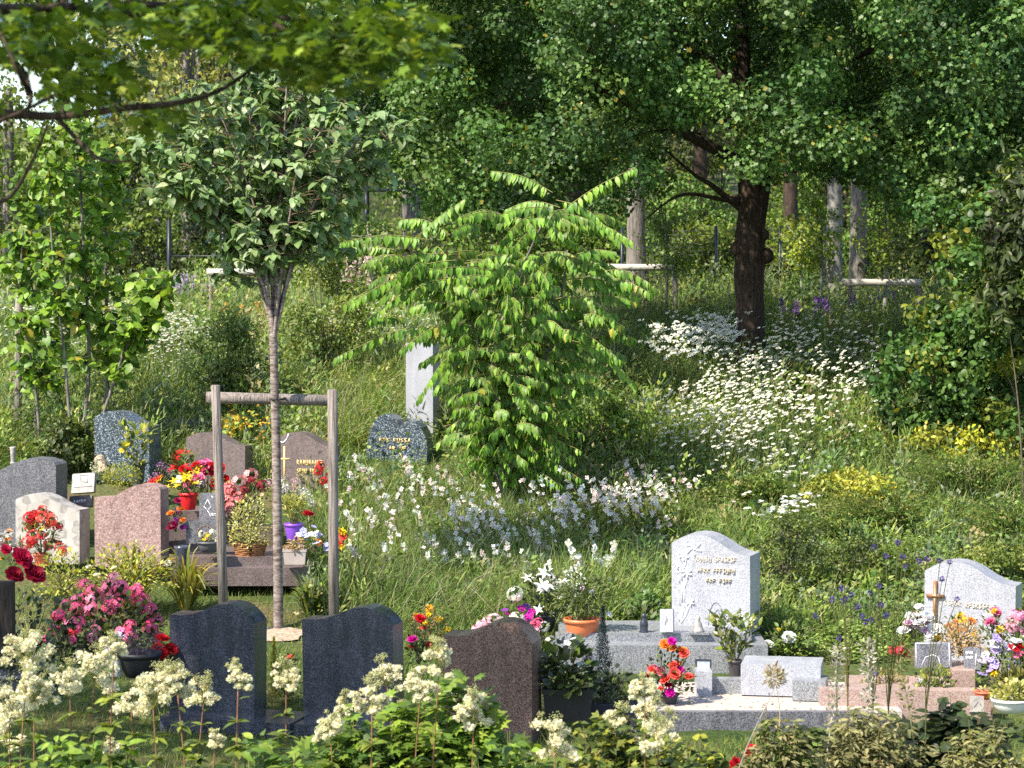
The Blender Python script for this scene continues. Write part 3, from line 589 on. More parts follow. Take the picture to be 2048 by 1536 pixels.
# -- left group around the marble stone
plant('bouquet', 'red and orange bouquet in a coral pot before the marble headstone', 'bouquet', 84, 1132, 98, 82, GREENS, 150, .05, [('cluster', CRED, 5, 15), ('cluster', CCORAL, 9, 14), ('daisy', CYEL, 3, 8), ('cluster', (0.600, 0.150, 0.050), 7, 11)], pot=('round', 'orange', 36, 26), D=21.6)
plant('bouquet', 'pink and white flowers low at the left edge under the grey headstone', 'bouquet', 22, 1130, 70, 66, GREENS, 110, .045, [('cluster', CROSE, 4, 13), ('cluster', CWHITE, 4, 13), ('daisy', CORG, 4, 8), ('rose', CPINK, 4, 9)], D=21.7)
plant('golden_shrub', 'golden yellow-green shrub with cream flowers in front of the rough pink stone', 'shrub', 262, 1175, 190, 92, GOLDG + LIME, 900, .042, [('rose', CCREAM, 4, 8)], D=21.2, mat=MATTE)
plant('golden_shrub', 'golden yellow-green shrub below the marble headstone left of the spiky leaves', 'shrub', 130, 1190, 130, 92, GOLDG + LIME + GREENS[:1], 650, .042, [], D=20.8, mat=MATTE)
plant('box_bush', 'round clipped yellow-green box bush behind the rough pink stone', 'bush', 243, 978, 82, 52, LIME, 1200, .022, [], D=23.9, shape='ball', stems=0)
plant('cherry_laurel', 'upright laurel with lime leaves in front of the speckled blue headstone', 'potted laurel', 272, 955, 90, 105, LIME + GREENS, 130, .085, [('daisy', CYEL, 2, 7)], D=24.6, shape='vase', stems=6, tm=T_OVAL)
plant('hydrangea', 'fading cream hydrangea left of the laurel before the blue headstone', 'hydrangea', 205, 962, 50, 40, GREENS, 80, .04, [('cluster', (0.600, 0.500, 0.360), 5, 12), ('spray', (0.600, 0.620, 0.400), 4, 13)], D=24.5)
plant('bouquet', 'purple-pink small flowers between the laurel and the mauve headstone', 'bouquet', 325, 972, 40, 44, GREENS, 80, .035, [('spray', (0.550, 0.300, 0.500), 5, 12)], D=24.6)
plant('lily_plant', 'red lilies in bud with upright leaves before the mauve headstone', 'lilies', 366, 985, 60, 78, GREENS, 130, .075, [('lily', CRED, 5, 13), ('lily', CCORAL, 2, 12)], D=24.0, shape='vase', tm=T_NARROW)
plant('bouquet', 'orange and red lilies just above the top of the rough pink stone', 'bouquet', 310, 1000, 62, 40, GREENS, 80, .045, [('lily', CORG, 3, 13), ('lily', CRED, 3, 14), ('lily', CYEL, 2, 10)], D=23.2)
plant('bouquet', 'yellow lilies in a bright red pot right of the rough pink stone', 'bouquet', 377, 1019, 62, 50, GREENS, 110, .05, [('lily', CYEL, 8, 14), ('rose', CRED, 3, 9), ('petunia', CWHITE, 3, 8)], pot=('round', 'red', 38, 34), D=23.0)
plant('bouquet', 'pink, red and yellow roses around the left tree stake', 'bouquet', 415, 1002, 92, 78, GREENS, 170, .045, [('rose', CPINK, 8, 13), ('rose', CRED, 8, 13), ('mum', CYEL, 5, 12), ('rose', CDRED, 4, 12)], D=23.5)
plant('bouquet', 'salmon pink geraniums right of the left tree stake', 'bouquet', 490, 1030, 100, 80, GREENS, 230, .045, [('cluster', (0.820, 0.250, 0.260), 6, 17), ('cluster', (0.820, 0.360, 0.360), 4, 15), ('cluster', CDRED, 5, 13)], D=23.1)
plant('bouquet', 'dark red and purple flowers hanging at the right edge of the rough pink stone', 'bouquet', 352, 1062, 30, 58, GREENS, 60, .04, [('rose', (0.300, 0.010, 0.080), 5, 9), ('rose', CORG, 3, 8), ('rose', (0.300, 0.050, 0.300), 3, 7)], D=22.3)
plant('orange_flowers', 'small white and pale pink star flowers in front of the gold-cross headstone', 'bouquet', 570, 1018, 120, 58, GREENS, 220, .045, [('spray', CWHITE, 7, 13), ('spray', (0.750, 0.500, 0.550), 6, 12), ('daisy', CPEACH, 3, 7)], D=23.8)
plant('geranium', 'bright red geranium against the right tree stake under the gold writing', 'geranium', 645, 990, 40, 60, GREENS, 50, .04, [('cluster', CRED, 6, 11)], D=24.0)
plant('euonymus', 'golden variegated euonymus in a wicker basket on the mauve tomb', 'potted shrub', 500, 1118, 96, 98, GOLDG + [(0.500, 0.500, 0.250)], 1000, .034, [], pot=('basket', 'wood', 68, 32), D=22.3, mat=MATTE)
plant('flower_pot', 'low dish of cream flowers on the mauve tomb beside the left stake', 'flower dish', 418, 1104, 62, 18, GREENS, 60, .03, [('cluster', CCREAM, 6, 8), ('daisy', CYEL, 4, 6)], pot=('bowl', 'grey', 52, 22), D=22.0)
plant('flower_pot', 'purple and lilac pot with fine yellow-green leaves behind the young tree', 'flower pot', 587, 1080, 64, 56, LIME + GOLDG, 420, .04, [], pot=('round', 'purple', 38, 34), D=22.4, tm=T_NARROW, shape='vase')
plant('pansies', 'pale blue and white pansies left of the right tree stake', 'pansies', 625, 1105, 76, 46, GREENS, 150, .035, [('petunia', (0.500, 0.520, 0.850), 14, 8), ('petunia', CWHITE, 10, 8), ('petunia', CORG, 4, 7)], D=22.3)
plant('tulip', 'single yellow and red flower right of the right tree stake', 'flower', 686, 1105, 14, 50, GREENS, 12, .08, [('mum', CYEL, 2, 12), ('rose', CCORAL, 2, 9)], D=22.2, tm=T_NARROW, stems=3)
plant('dahlia', 'single dark red round flower above the purple pot', 'flower', 613, 1050, 10, 44, GREENS, 10, .05, [('rose', (0.500, 0.010, 0.030), 1, 12)], D=22.9, stems=1)
plant('stone_planter', 'rough stone planter with straw-coloured plant beside the young tree foot', 'planter', 590, 1128, 40, 26, STRAW, 140, .035, pot=('box', 'stone', 46, 30), D=21.9)
# day-lily like tufts
def tuft(label, px, py, w, h, n, cols, D=None, cat='day lily', name='day_lily'):
    D = D or Dg(py); s = D / F; root = thing(name, label, cat, P(px, py, D)); lb = LB()
    for k in range(n):
        a = random.uniform(0, 6.28); l = h * s * random.uniform(.55, 1.08); sp = w / 2 * s * 1.25 * random.uniform(.15, 1); c = pal(cols, 1)[0]
        b0 = np.array([math.cos(a) * .03, math.sin(a) * .03, 0]); e = np.array([math.cos(a) * sp, math.sin(a) * sp * .8, l * random.uniform(.35, .95)]); m = np.array([e[0] * .5, e[1] * .5, max(e[2] * .8, l * .6)])
        pts = curve([b0, m, e], 4); wd = .011 * random.uniform(.7, 1.3); q = np.array([-math.sin(a), math.cos(a), 0]) ; ws = wd * np.array([.8, 1, 1, 1, .95, .8, .6, .35, .05])[:len(pts)]
        V = np.concatenate([pts - q * ws[:, None], pts + q * ws[:, None] + [0, 0, .003]]); m_ = len(pts)
        lb.raw(V, [t for i_ in range(m_ - 1) for t in ((i_, i_ + 1, i_ + 1 + m_), (i_, i_ + 1 + m_, i_ + m_))], c)
    part_local(root, 'leaf', lb, LEAF); return root
YG = [(0.255, 0.249, 0.030), (0.169, 0.206, 0.030), (0.299, 0.280, 0.080), (0.400, 0.260, 0.030), (0.140, 0.173, 0.030)]
tuft('yellow-green sword-leaved clump left of the left tree stake above the pink geraniums', 262, 1228, 190, 150, 130, YG)
tuft('sword-leaved clump beside the foot of the left tree stake', 372, 1226, 150, 140, 110, YG)
tuft('dark sword-leaved clump between the young tree and the right stake', 620, 1235, 110, 90, 60, GREENS + YG[:2])
tuft('arching sword-leaved clump at the foot of the pale grey headstone row, below the gaura', 720, 1215, 150, 110, 80, GREENS)
# middle front: flowers around the brown headstone
plant('marigold', 'yellow and bronze marigolds behind the second dark headstone', 'marigolds', 855, 1275, 90, 58, [(0.140, 0.090, 0.040), (0.200, 0.150, 0.050), (0.120, 0.120, 0.053)], 420, .03, [('mum', CYEL, 7, 8), ('mum', (0.800, 0.400, 0.030), 4, 8)], D=20.4)
plant('rose_bush', 'small red rose with dark leaves between the second dark and the brown headstone', 'rose bush', 838, 1330, 48, 96, DARKG, 160, .04, [('rose', CRED, 2, 12), ('rose', CMAG, 1, 10), ('rose', CCORAL, 3, 8)], D=19.0)
plant('golden_conifer', 'narrow golden-yellow conifer showing between the two dark headstones', 'conifer', 548, 1395, 34, 120, [(0.400, 0.360, 0.030), (0.300, 0.300, 0.030)], 700, .022, [], D=18.6, tm=T_NARROW, shape='cone', stems=0)
plant('rose_bush', 'leafy plant with one coral bloom between the two dark headstones', 'plant', 572, 1400, 60, 118, GREENS, 190, .045, [('rose', CCORAL, 1, 11)], D=18.9)
plant('geranium', 'pale pink and rose geranium just left above the brown headstone', 'geranium', 975, 1290, 64, 54, GREENS, 120, .05, [('cluster', (0.850, 0.380, 0.450), 4, 17), ('cluster', (0.850, 0.550, 0.580), 3, 16)], D=19.9)
plant('bouquet', 'magenta orchids and cream hydrangea above the brown headstone', 'bouquet', 1034, 1280, 78, 84, GREENS, 130, .05, [('petunia', CMAG, 8, 11), ('cluster', CCREAM, 5, 16), ('petunia', CPUR, 3, 9), ('rose', CCORAL, 2, 8)], D=20.2)
plant('geranium', 'rose-red and white geranium at the right shoulder of the brown headstone', 'geranium', 1082, 1290, 46, 46, GREENS, 90, .045, [('cluster', (0.800, 0.120, 0.250), 2, 15), ('cluster', (0.850, 0.500, 0.550), 3, 13), ('cluster', CWHITE, 2, 11)], D=20.0)
plant('lily_plant', 'white trumpet lilies with dark leaves behind the terracotta pot', 'lilies', 1090, 1262, 110, 96, GREENS + DARKG, 300, .06, [('lily', CWHITE, 9, 18)], D=20.6, pot=('round', 'black', 46, 34))
plant('window_box', 'bushy green plant in a terracotta bowl on the grey plinth', 'potted plant', 1164, 1274, 112, 100, GREENS + [(0.097, 0.119, 0.045)], 900, .045, [('petunia', CWHITE, 5, 8), ('petunia', (0.800, 0.550, 0.700), 3, 8)], pot=('bowl', 'terracotta', 76, 38), D=20.05, tm=T_NARROW, shape='ball')
plant('dwarf_conifer', 'dark blue-green dwarf conifer with a split top before the grey plinth', 'conifer', 1205, 1400, 66, 190, [(0.030, 0.050, 0.059), (0.042, 0.065, 0.073), (0.025, 0.035, 0.046)], 4200, .018, [], D=18.9, tm=T_NARROW, shape='cone', stems=1)
plant('planter', 'dark glossy leaves and pale flowers in a black box planter right of the brown headstone', 'planter', 1135, 1440, 118, 110, DARKG + GREENS[:1], 230, .085, [('cluster', (0.600, 0.500, 0.600), 3, 10), ('petunia', CWHITE, 5, 8)], pot=('box', 'black', 100, 66), D=17.9, mat=GLEAF, tm=T_BROAD)
plant('ivy', 'dark ivy-leaved trailing plant at the foot of the dwarf conifer', 'ivy', 1222, 1425, 120, 72, DARKG, 300, .05, [], D=18.1, pot=('box', 'navy', 110, 22), tm=T_MAPLES, mat=GLEAF)
plant('bouquet', 'orange and coral roses with magenta snapdragons on the cream gravel', 'bouquet', 1336, 1412, 110, 104, DARKG + GREENS, 260, .045, [('rose', CORG, 6, 12), ('rose', CCORAL, 7, 12), ('rose', (0.700, 0.200, 0.250), 4, 10), ('rose', CMAG, 4, 9), ('rose', CDRED, 2, 10)], D=18.5, pot=('round', 'dark', 44, 26))
plant('rhododendron', 'potted rhododendron with upright oval leaves before the lily-etched headstone', 'potted shrub', 1470, 1355, 120, 92, LIME[2:] + GREENS + [(0.235, 0.231, 0.075)], 210, .075, [], D=19.3, pot=('round', 'dark', 30, 36), shape='vase', tm=T_OVAL, mat=GLEAF, stems=9)
plant('white_rose_bush', 'leafy bush with two white flowers right of the lily-etched headstone', 'bush', 1578, 1325, 118, 84, GREENS, 520, .05, [('rose', CWHITE, 2, 13), ('daisy', CYEL, 2, 6)], D=20.2)
plant('poppy', 'deep red flowers at the bottom edge below the bare gravel step', 'red flowers', 1495, 1560, 70, 60, DARKG, 90, .045, [('rose', (0.420, 0.010, 0.020), 7, 13)], D=15.5)
# right grave flowers
plant('bouquet', 'white and lilac roses left of the bronze cross', 'bouquet', 1838, 1300, 78, 84, GREENS + LIME[:1], 170, .045, [('rose', CWHITE, 9, 13), ('rose', (0.750, 0.500, 0.650), 6, 10), ('daisy', CWHITE, 4, 9)], D=19.3)
plant('bouquet', 'orange and yellow flowers along the foot of the cross headstone', 'bouquet', 1915, 1290, 90, 62, GREENS, 110, .045, [('mum', CORG, 6, 9), ('mum', CYEL, 4, 10), ('rose', CPEACH, 6, 9), ('rose', CWHITE, 3, 9)], D=19.55)
plant('bouquet', 'pink roses and white daisies right of the dried plant', 'bouquet', 1985, 1285, 62, 62, GREENS, 110, .04, [('rose', CPINK, 7, 11), ('daisy', CWHITE, 5, 8), ('mum', CYEL, 3, 9)], D=19.5)
plant('phlox', 'tall pink phlox cut by the right edge beside the cross headstone', 'phlox', 2040, 1320, 90, 100, GREENS, 330, .055, [('cluster', (0.850, 0.300, 0.450), 7, 14), ('spray', (0.800, 0.500, 0.500), 6, 14)], D=19.3)
plant('dried_plant', 'straw-coloured dried plant behind the two grey plaques', 'dried plant', 1925, 1312, 92, 78, STRAW, 900, .035, [], D=19.25, mat=MATTE, tm=T_NARROW, up=.5)
plant('petunias', 'lilac and white striped petunias right of the tilted plaque', 'petunias', 1998, 1372, 86, 88, GREENS, 330, .045, [('petunia', CLIL, 14, 12), ('petunia', (0.750, 0.720, 0.850), 9, 13), ('mum', CYEL, 1, 9)], D=18.8)
plant('petunias', 'red, pink and white petunias at the right edge', 'petunias', 2042, 1365, 60, 96, GREENS, 160, .045, [('petunia', CRED, 4, 15), ('petunia', CPINK, 5, 13), ('petunia', CWHITE, 4, 11)], D=18.6)
plant('succulent', 'green succulents with tiny white flowers in front of the landscape plaque', 'succulents', 1868, 1398, 100, 70, LIME + GREENS + [(0.200, 0.120, 0.050)], 420, .04, [('spray', CWHITE, 4, 8), ('spray', (0.700, 0.660, 0.800), 2, 9)], D=18.6, up=.6)
plant('geranium', 'small deep red geranium left of the landscape plaque', 'geranium', 1800, 1330, 46, 52, GREENS, 100, .04, [('cluster', (0.600, 0.020, 0.050), 3, 11), ('cluster', (0.700, 0.100, 0.150), 2, 9)], D=19.2)
plant('flower_pot', 'pale stone bowl with lime heuchera cut by the right edge', 'flower pot', 2022, 1424, 88, 40, GOLDG, 240, .04, [], pot=('bowl', 'white', 84, 28), D=17.6, tm=T_BROAD)
plant('ornamental_grass', 'small tuft of olive ornamental grass above the pale bowl at the right edge', 'ornamental grass', 2025, 1400, 80, 62, [(0.160, 0.150, 0.030), (0.120, 0.120, 0.053)], 300, .09, [], D=17.9, tm=T_NARROW, up=1.1, stems=0)
plant('flower_pot', 'small low terracotta dish beside the lime heuchera', 'dish', 1968, 1398, 40, 10, GOLDG, 30, .03, [], pot=('bowl', 'orange', 42, 16), D=18.15)
plant('golden_shrub', 'dry brown and lime low plants left of the succulents', 'low plants', 1770, 1395, 110, 60, [(0.280, 0.220, 0.060), (0.213, 0.195, 0.037), (0.200, 0.140, 0.050)], 500, .035, [], D=18.9)

# ================================================================== FOREGROUND: MEADOWSWEET AND LEAFY BUSHES
MSW = [(55, 1295, 44), (18, 1398, 46), (68, 1374, 40), (139, 1352, 30), (188, 1335, 44), (227, 1295, 26), (262, 1400, 32), (306, 1382, 46), (355, 1362, 34), (407, 1380, 30), (476, 1350, 26), (572, 1347, 28), (690, 1412, 26), (744, 1393, 36), (774, 1347, 30), (840, 1371, 32), (878, 1317, 34), (911, 1377, 26), (947, 1418, 34), (662, 1453, 26), (807, 1432, 24), (1107, 1473, 40), (1232, 1432, 28), (1257, 1497, 40), (1317, 1464, 38), (1298, 1418, 28), (1290, 1374, 24), (222, 1490, 14), (20, 1470, 30), (430, 1478, 16)]
def bias_label(px, py):
    if px < 100: return 'at the left edge below the dark red roses'
    if px < 290: return 'in front of the black heather bowl and pink geraniums'
    if px < 540: return 'in front of the left dark headstone'
    if px < 620: return 'in the gap between the two dark headstones'
    if px < 880: return 'in front of the right dark headstone'
    if px < 1000: return 'in front of the brown headstone'
    return 'over the leafy bush right of the brown headstone'
_ord = {}
def meadowsweet(px, py, rr, idx):
    D = 12.3 + .9 * math.sin(idx * 2.3); s = D / F; top = P(px, py, D); g = XD(px + random.uniform(-30, 30), D)
    b = bias_label(px, py); grp_ = sorted(q[0] for q in MSW if bias_label(q[0], q[1]) == b); k_ = grp_.index(px); nth = ['leftmost', 'second from left', 'third from left', 'fourth from left', 'fifth from left', 'sixth from left', 'seventh from left', 'eighth from left'][k_]
    if len(grp_) == 1: nth = 'single'
    elif k_ == len(grp_) - 1: nth = 'rightmost'
    rr *= 1.25
    root = thing('meadowsweet', f'cream meadowsweet, {nth} {b}', 'meadowsweet', g, 'meadowsweet plants along the foreground'); base = np.array(root.location)
    sb = LB(); stem = curve([g, (g + top) / 2 + [random.uniform(-.04, .04), 0, 0], top - [0, 0, rr * s * .6]], 6); tube(sb, stem, .0055, .003, (0.240, 0.120, 0.070), 5)
    fl = LB(); bud = LB(); r_ = rr * s; lean_ = random.uniform(-.3, .3)
    nb = 24
    for k in range(nb):
        a = random.uniform(0, 6.28); u = math.sqrt(random.random()); zz = random.uniform(-.85, 1.0); tp = 1 - .55 * max(0, zz); c = top + np.array([math.cos(a) * u * r_ * .85 * tp + lean_ * zz * r_, math.sin(a) * u * r_ * .6 * tp, zz * r_])
        tube(sb, curve([stem[-1], (stem[-1] + c) / 2 + [0, 0, -.01], c], 3), .002, .001, (0.260, 0.252, 0.075), 4, False)
        isb = c[2] > top[2] + r_ * random.uniform(.25, .7)
        n = 120 if not isb else 60; q = rdir(n) * rng.uniform(.1, 1, (n, 1)) * np.array([1, 1, .7]) * r_ * random.uniform(.2, .36) + c + [0, 0, .0]
        if isb: bud.add(T_ICO, q[:40], np.tile(np.eye(3), (40, 1, 1)), .0030, pal([(0.434, 0.420, 0.201), (0.500, 0.520, 0.240)], 40))
        else: fl.add(T_FL5, q, frames(rdir(n), rdir(n) + [0, 0, .8]), .0080 * rng.uniform(.7, 1.2, n), pal([(0.800, 0.750, 0.500), (0.860, 0.830, 0.640), (0.680, 0.640, 0.360)], n, .1))
    part(root, 'stem', sb, STEM); part(root, 'flower_plume', fl, PETAL); part(root, 'bud', bud, PETAL)
    lv = LB(); m = 64; t = rng.uniform(.35, .93, m); p = stem[(t * (len(stem) - 1)).astype(int)]; a = rng.uniform(0, 6.28, m)
    d = nrm(np.stack([np.cos(a), np.sin(a), rng.uniform(-.2, .7, m)], 1)); lv.add(T_OVAL, p, frames(d, np.array([[0, 0, 1.]]) + .4 * rdir(m)), rng.uniform(.07, .14, m) * (1.5 - t), pal([(0.154, 0.206, 0.030), (0.240, 0.293, 0.041), (0.097, 0.130, 0.026)], m)); 
    part(root, 'leaf', lv, LEAF)
for i_, (a_, b_, c_) in enumerate(MSW): meadowsweet(a_, b_, c_, i_)

def leafy(name, label, cat, px, pt, w, D, n, ls, cols, tm, dens=1.0, bot=None, mat=None, stems=24, group=None, xs_=None, flat=.5):
    """bush standing on the ground at D whose crown tops out at photo row pt"""
    n = int(n * 1.9); s = D / F; g = XD(px, D); top = P(px, pt - 22, D)[2]; hh = top - g[2]; W = w * s / 2
    root = thing(name, label, cat, g, group); lb = LB(); sb = LB(); K = max(10, int(n / 26))
    an = rng.uniform(0, 6.28, K); u = np.sqrt(rng.uniform(0, 1, K)); tip = np.stack([np.cos(an) * u * W, np.sin(an) * u * W * .6, hh * (1 - .28 * u ** 2) * rng.uniform(.72, 1.0, K)], 1)
    for k in range(K):
        b0 = np.array([tip[k][0] * .15, tip[k][1] * .15, 0]); c = curve([b0, tip[k] * [.6, .6, .55], tip[k]], 4)
        if k < stems: tube(sb, c + g, .006, .002, (0.160, 0.130, 0.050), 4, False)
        m = int(n / K); t = rng.uniform(.45, 1, m) ** .6; p = c[np.minimum((t * (len(c) - 1)).astype(int), len(c) - 1)] + g + rdir(m) * ls * .5; a = rng.uniform(0, 6.28, m)
        d = nrm(np.stack([np.cos(a), np.sin(a), rng.uniform(-.5, .5, m)], 1)); nn = nrm(np.array([[-.25, -.35, 1.]]) + flat * rdir(m))
        lb.add(tm, p + d * ls * .3, frames(d, nn), ls * rng.uniform(.55, 1.2, m), pal(cols, m))
    part(root, 'stem', sb, STEM); part(root, 'foliage', lb, mat or LEAF); return root
FG = [(0.103, 0.175, 0.024), (0.161, 0.247, 0.032), (0.218, 0.309, 0.040), (0.063, 0.113, 0.020)]
leafy('guelder_rose', 'dark green lobed-leaved bush in front of the right dark and the brown headstone', 'bush', 880, 1322, 300, 12.6, 1300, .10, FG, T_MAPLE)
leafy('guelder_rose', 'small lobed-leaved bush in front of the left side of the right dark headstone', 'bush', 715, 1400, 240, 12.4, 800, .085, FG, T_MAPLE)
leafy('maple_shrub', 'yellow-green leafy bush with round-toothed leaves at bottom centre right of the brown headstone', 'bush', 1240, 1415, 400, 12.5, 1800, .075, [(0.110, 0.151, 0.026), (0.240, 0.238, 0.030), (0.068, 0.098, 0.022), (0.154, 0.184, 0.030)], T_MAPLES)
leafy('maple_shrub', 'lime-leaved low bush at bottom edge below the cream gravel', 'bush', 1390, 1460, 160, 13.0, 560, .06, LIME + GREENS, T_BROAD)
leafy('meadow_plants', 'tangle of narrow green leaves along the bottom edge left of the guelder rose', 'leafy plants', 520, 1450, 330, 12.0, 1000, .085, FG, T_OVAL)
leafy('meadow_plants', 'tangle of narrow green leaves in the bottom left corner', 'leafy plants', 150, 1450, 460, 11.8, 1500, .085, FG, T_OVAL)
leafy('meadow_plants', 'low leafy plants filling the bottom edge under the brown headstone', 'leafy plants', 1020, 1455, 260, 12.1, 700, .075, FG, T_OVAL)
leafy('artemisia', 'silvery grey-green artemisia at the bottom edge below the gravel plot', 'artemisia', 1560, 1415, 190, 13.2, 1300, .055, GREY_G + GREENS[:1], T_NARROW, mat=MATTE)
leafy('artemisia', 'tall silvery grey-green artemisia below the pink border', 'artemisia', 1740, 1388, 240, 13.4, 1700, .055, GREY_G, T_NARROW, mat=MATTE)
leafy('dark_ground_shrub', 'dark green broad-leaved shrub before the pink border at bottom right', 'shrub', 1900, 1395, 260, 14.6, 700, .09, DARKG, T_BROAD)
leafy('sage', 'pale feathery grey-green herb in the bottom right corner', 'herb', 1960, 1440, 230, 13.0, 1700, .05, GREY_G + [(0.183, 0.195, 0.052)], T_NARROW, mat=MATTE)
leafy('dark_ground_shrub', 'dark broad-leaved low shrub under the artemisia near the bottom centre right', 'shrub', 1640, 1455, 230, 14.2, 600, .075, DARKG + GREENS, T_BROAD)
# dried globe heads and white woolly spikes
def spike(label, pts, D, cols, r_, n, name='dried_flower_spike', cat='dried stem', head=None):
    pp = curve([P(x, y, D) for x, y in pts], 5); g = XD(pts[0][0], D); root = thing(name, label, cat, g); sb = LB(); tube(sb, np.vstack([g[None], pp]), .004, .0022, cols[0], 5); part(root, 'stem', sb, STEM)
    lb = LB(); k = rng.integers(int(len(pp) * (.35 if head is None else .92)), len(pp), n); q = pp[k] + rdir(n) * r_ * rng.uniform(.3, 1, (n, 1)); d = nrm(q - pp[k] + [0, 0, r_ * .3]); lb.add(T_NARROW, q, frames(d, rdir(n)), .028 * rng.uniform(.5, 1.3, n), pal(cols, n)); part(root, 'flower_head', lb, MATTE)
WOOL = [(0.420, 0.380, 0.330), (0.500, 0.470, 0.420), (0.300, 0.280, 0.220)]
spike('pale woolly seed spike leaning over the right end of the stone kerb', [(1655, 1500), (1668, 1400), (1676, 1300)], 13.6, WOOL, .035, 260)
spike('pale woolly seed spike standing before the pink border', [(1730, 1500), (1738, 1390), (1735, 1292)], 13.6, WOOL, .04, 300)
spike('round dried brown and cream thistle head before the corner kerb block', [(1540, 1530), (1560, 1440), (1549, 1352)], 13.2, [(0.400, 0.320, 0.200), (0.500, 0.450, 0.330), (0.250, 0.180, 0.100)], .06, 240, 'dried_thistle', 'thistle', 1)
spike('thin grey branching dry stem left of the round thistle head', [(1470, 1560), (1500, 1480), (1548, 1380)], 13.0, [(0.300, 0.280, 0.240)], .01, 12)
spike('silvery stem of small leaves rising before the succulents', [(1830, 1500), (1815, 1400), (1800, 1330)], 13.5, GREY_G, .03, 130, 'artemisia_sprig', 'artemisia')
# scabious: tall thin dark stems with violet heads
def scabious(heads, foot, D, label):
    g = XD(foot, D); root = thing('scabious', label, 'scabious', g, 'tall violet scabious'); sb = LB(); fk = P(foot + 2, 1330, D)
    tube(sb, curve([g, fk], 6), .005, .0035, (0.097, 0.098, 0.030), 5)
    for x, y in heads:
        e = P(x, y, D + random.uniform(-.15, .15)); m = fk * .45 + e * .55 + np.array([random.uniform(-.02, .02), 0, 0]); m[0] = fk[0] * .35 + e[0] * .65
        tube(sb, curve([fk - [0, 0, random.uniform(.05, .3)], m, e], 5), .0034, .0022, (0.097, 0.098, 0.033), 4, False)
    part(root, 'stem', sb, STEM)
    for x, y in heads:
        e = P(x, y, D); lb = LB(); n = 34; d = rdir(n); lb.add(T_DIA2, e + d * .007, frames(d, rdir(n)), .014, pal([(0.100, 0.060, 0.300), (0.160, 0.100, 0.420), (0.050, 0.040, 0.120)], n)); part(root, 'flower_head', lb, PETAL)
scabious([(1748, 1095), (1772, 1112), (1806, 1112), (1812, 1132), (1838, 1122), (1855, 1118), (1796, 1086)], 1776, 14.3, 'tall scabious whose violet heads stand just left above the cross headstone')
scabious([(1684, 1176), (1690, 1198), (1702, 1190), (1686, 1202), (1716, 1213), (1664, 1198)], 1694, 14.0, 'scabious with dark heads in a tight group over the grassy gap')
scabious([(1741, 1187), (1758, 1172), (1762, 1210), (1724, 1232), (1732, 1244), (1772, 1230), (1742, 1240)], 1744, 14.2, 'scabious with sparse small heads in the middle of the scabious group')
scabious([(1884, 1158), (1914, 1199), (1900, 1124), (1880, 1122)], 1850, 14.4, 'leaning scabious whose heads cross the cross headstone')
scabious([(1678, 1276), (1752, 1348), (1630, 1232)], 1672, 13.9, 'low scabious over the right end of the stone kerb')

# ================================================================== TREES
BARK_CH = mat_bark('cherry_bark', (0.100, 0.065, 0.055), (0.340, 0.290, 0.260), (5, 5, 16), 3, .5)
BARK_GR = mat_bark('grey_bark', (0.090, 0.080, 0.075), (0.260, 0.235, 0.210)); BARK_DK = mat_bark('dark_bark', (0.022, 0.016, 0.013), (0.085, 0.060, 0.045), (7, 7, 1.5), 5, 1)
BARK_PL = mat_bark('pale_smooth_bark', (.11, .105, .10), (.30, .29, .27), (4, 4, 2), 3, .4)
WOOD = mat_bark('weathered_wood', (0.110, 0.090, 0.080), (0.370, 0.325, 0.295), (22, 22, .9), 3, 1.0)
WOODP = mat_bark('pale_weathered_wood', (0.360, 0.340, 0.310), (0.600, 0.570, 0.530), (3, 14, 14), 4, .4)

def post(root, name, xb, yb, xt, yt, D, wpx, mat, Dt=None, sink=.15):
    b, t = P(xb, yb, D), P(xt, yt, Dt or D); d = nrm(t - b); lb = LB(); r_ = wpx / 2 * D / F; k = r_ * .12
    pts = np.array([b - d * sink, b + (t - b) * .33, b + (t - b) * .66, t - d * k, t]); tube(lb, pts, [r_ * 1.04, r_ * 1.0, r_ * .98, r_ * .97, r_ * .8], None, (0.500, 0.500, 0.500), 14); o = part(root, name, lb, mat, smooth=False)
    for p_ in o.data.polygons: p_.use_smooth = len(p_.vertices) == 3 and abs(p_.normal.dot(Vector(d))) < .6
    return o
st_ = thing('tree_stake', 'pair of round grey wooden stakes with a cross rail around the white-barked young tree', 'tree stake', G(555, 1215))
post(st_, 'post', 447, 1205, 431, 770, 20.7, 19, WOOD); post(st_, 'post', 668, 1235, 665, 779, 20.9, 21, WOOD)
post(st_, 'rail', 412, 795, 668, 801, 21.12, 23, WOOD, Dt=21.22, sink=0)
sl_ = LB(); c0 = P(556, 797, 21.06); t_ = np.linspace(0, 6.2832, 15); tube(sl_, np.stack([c0[0] + .062 * np.cos(t_), c0[1] + .13 * np.sin(t_), c0[2] + 0 * t_], 1), .011, .011, (0.050, 0.050, 0.050), 5, False); part(st_, 'strap', sl_, STEM)

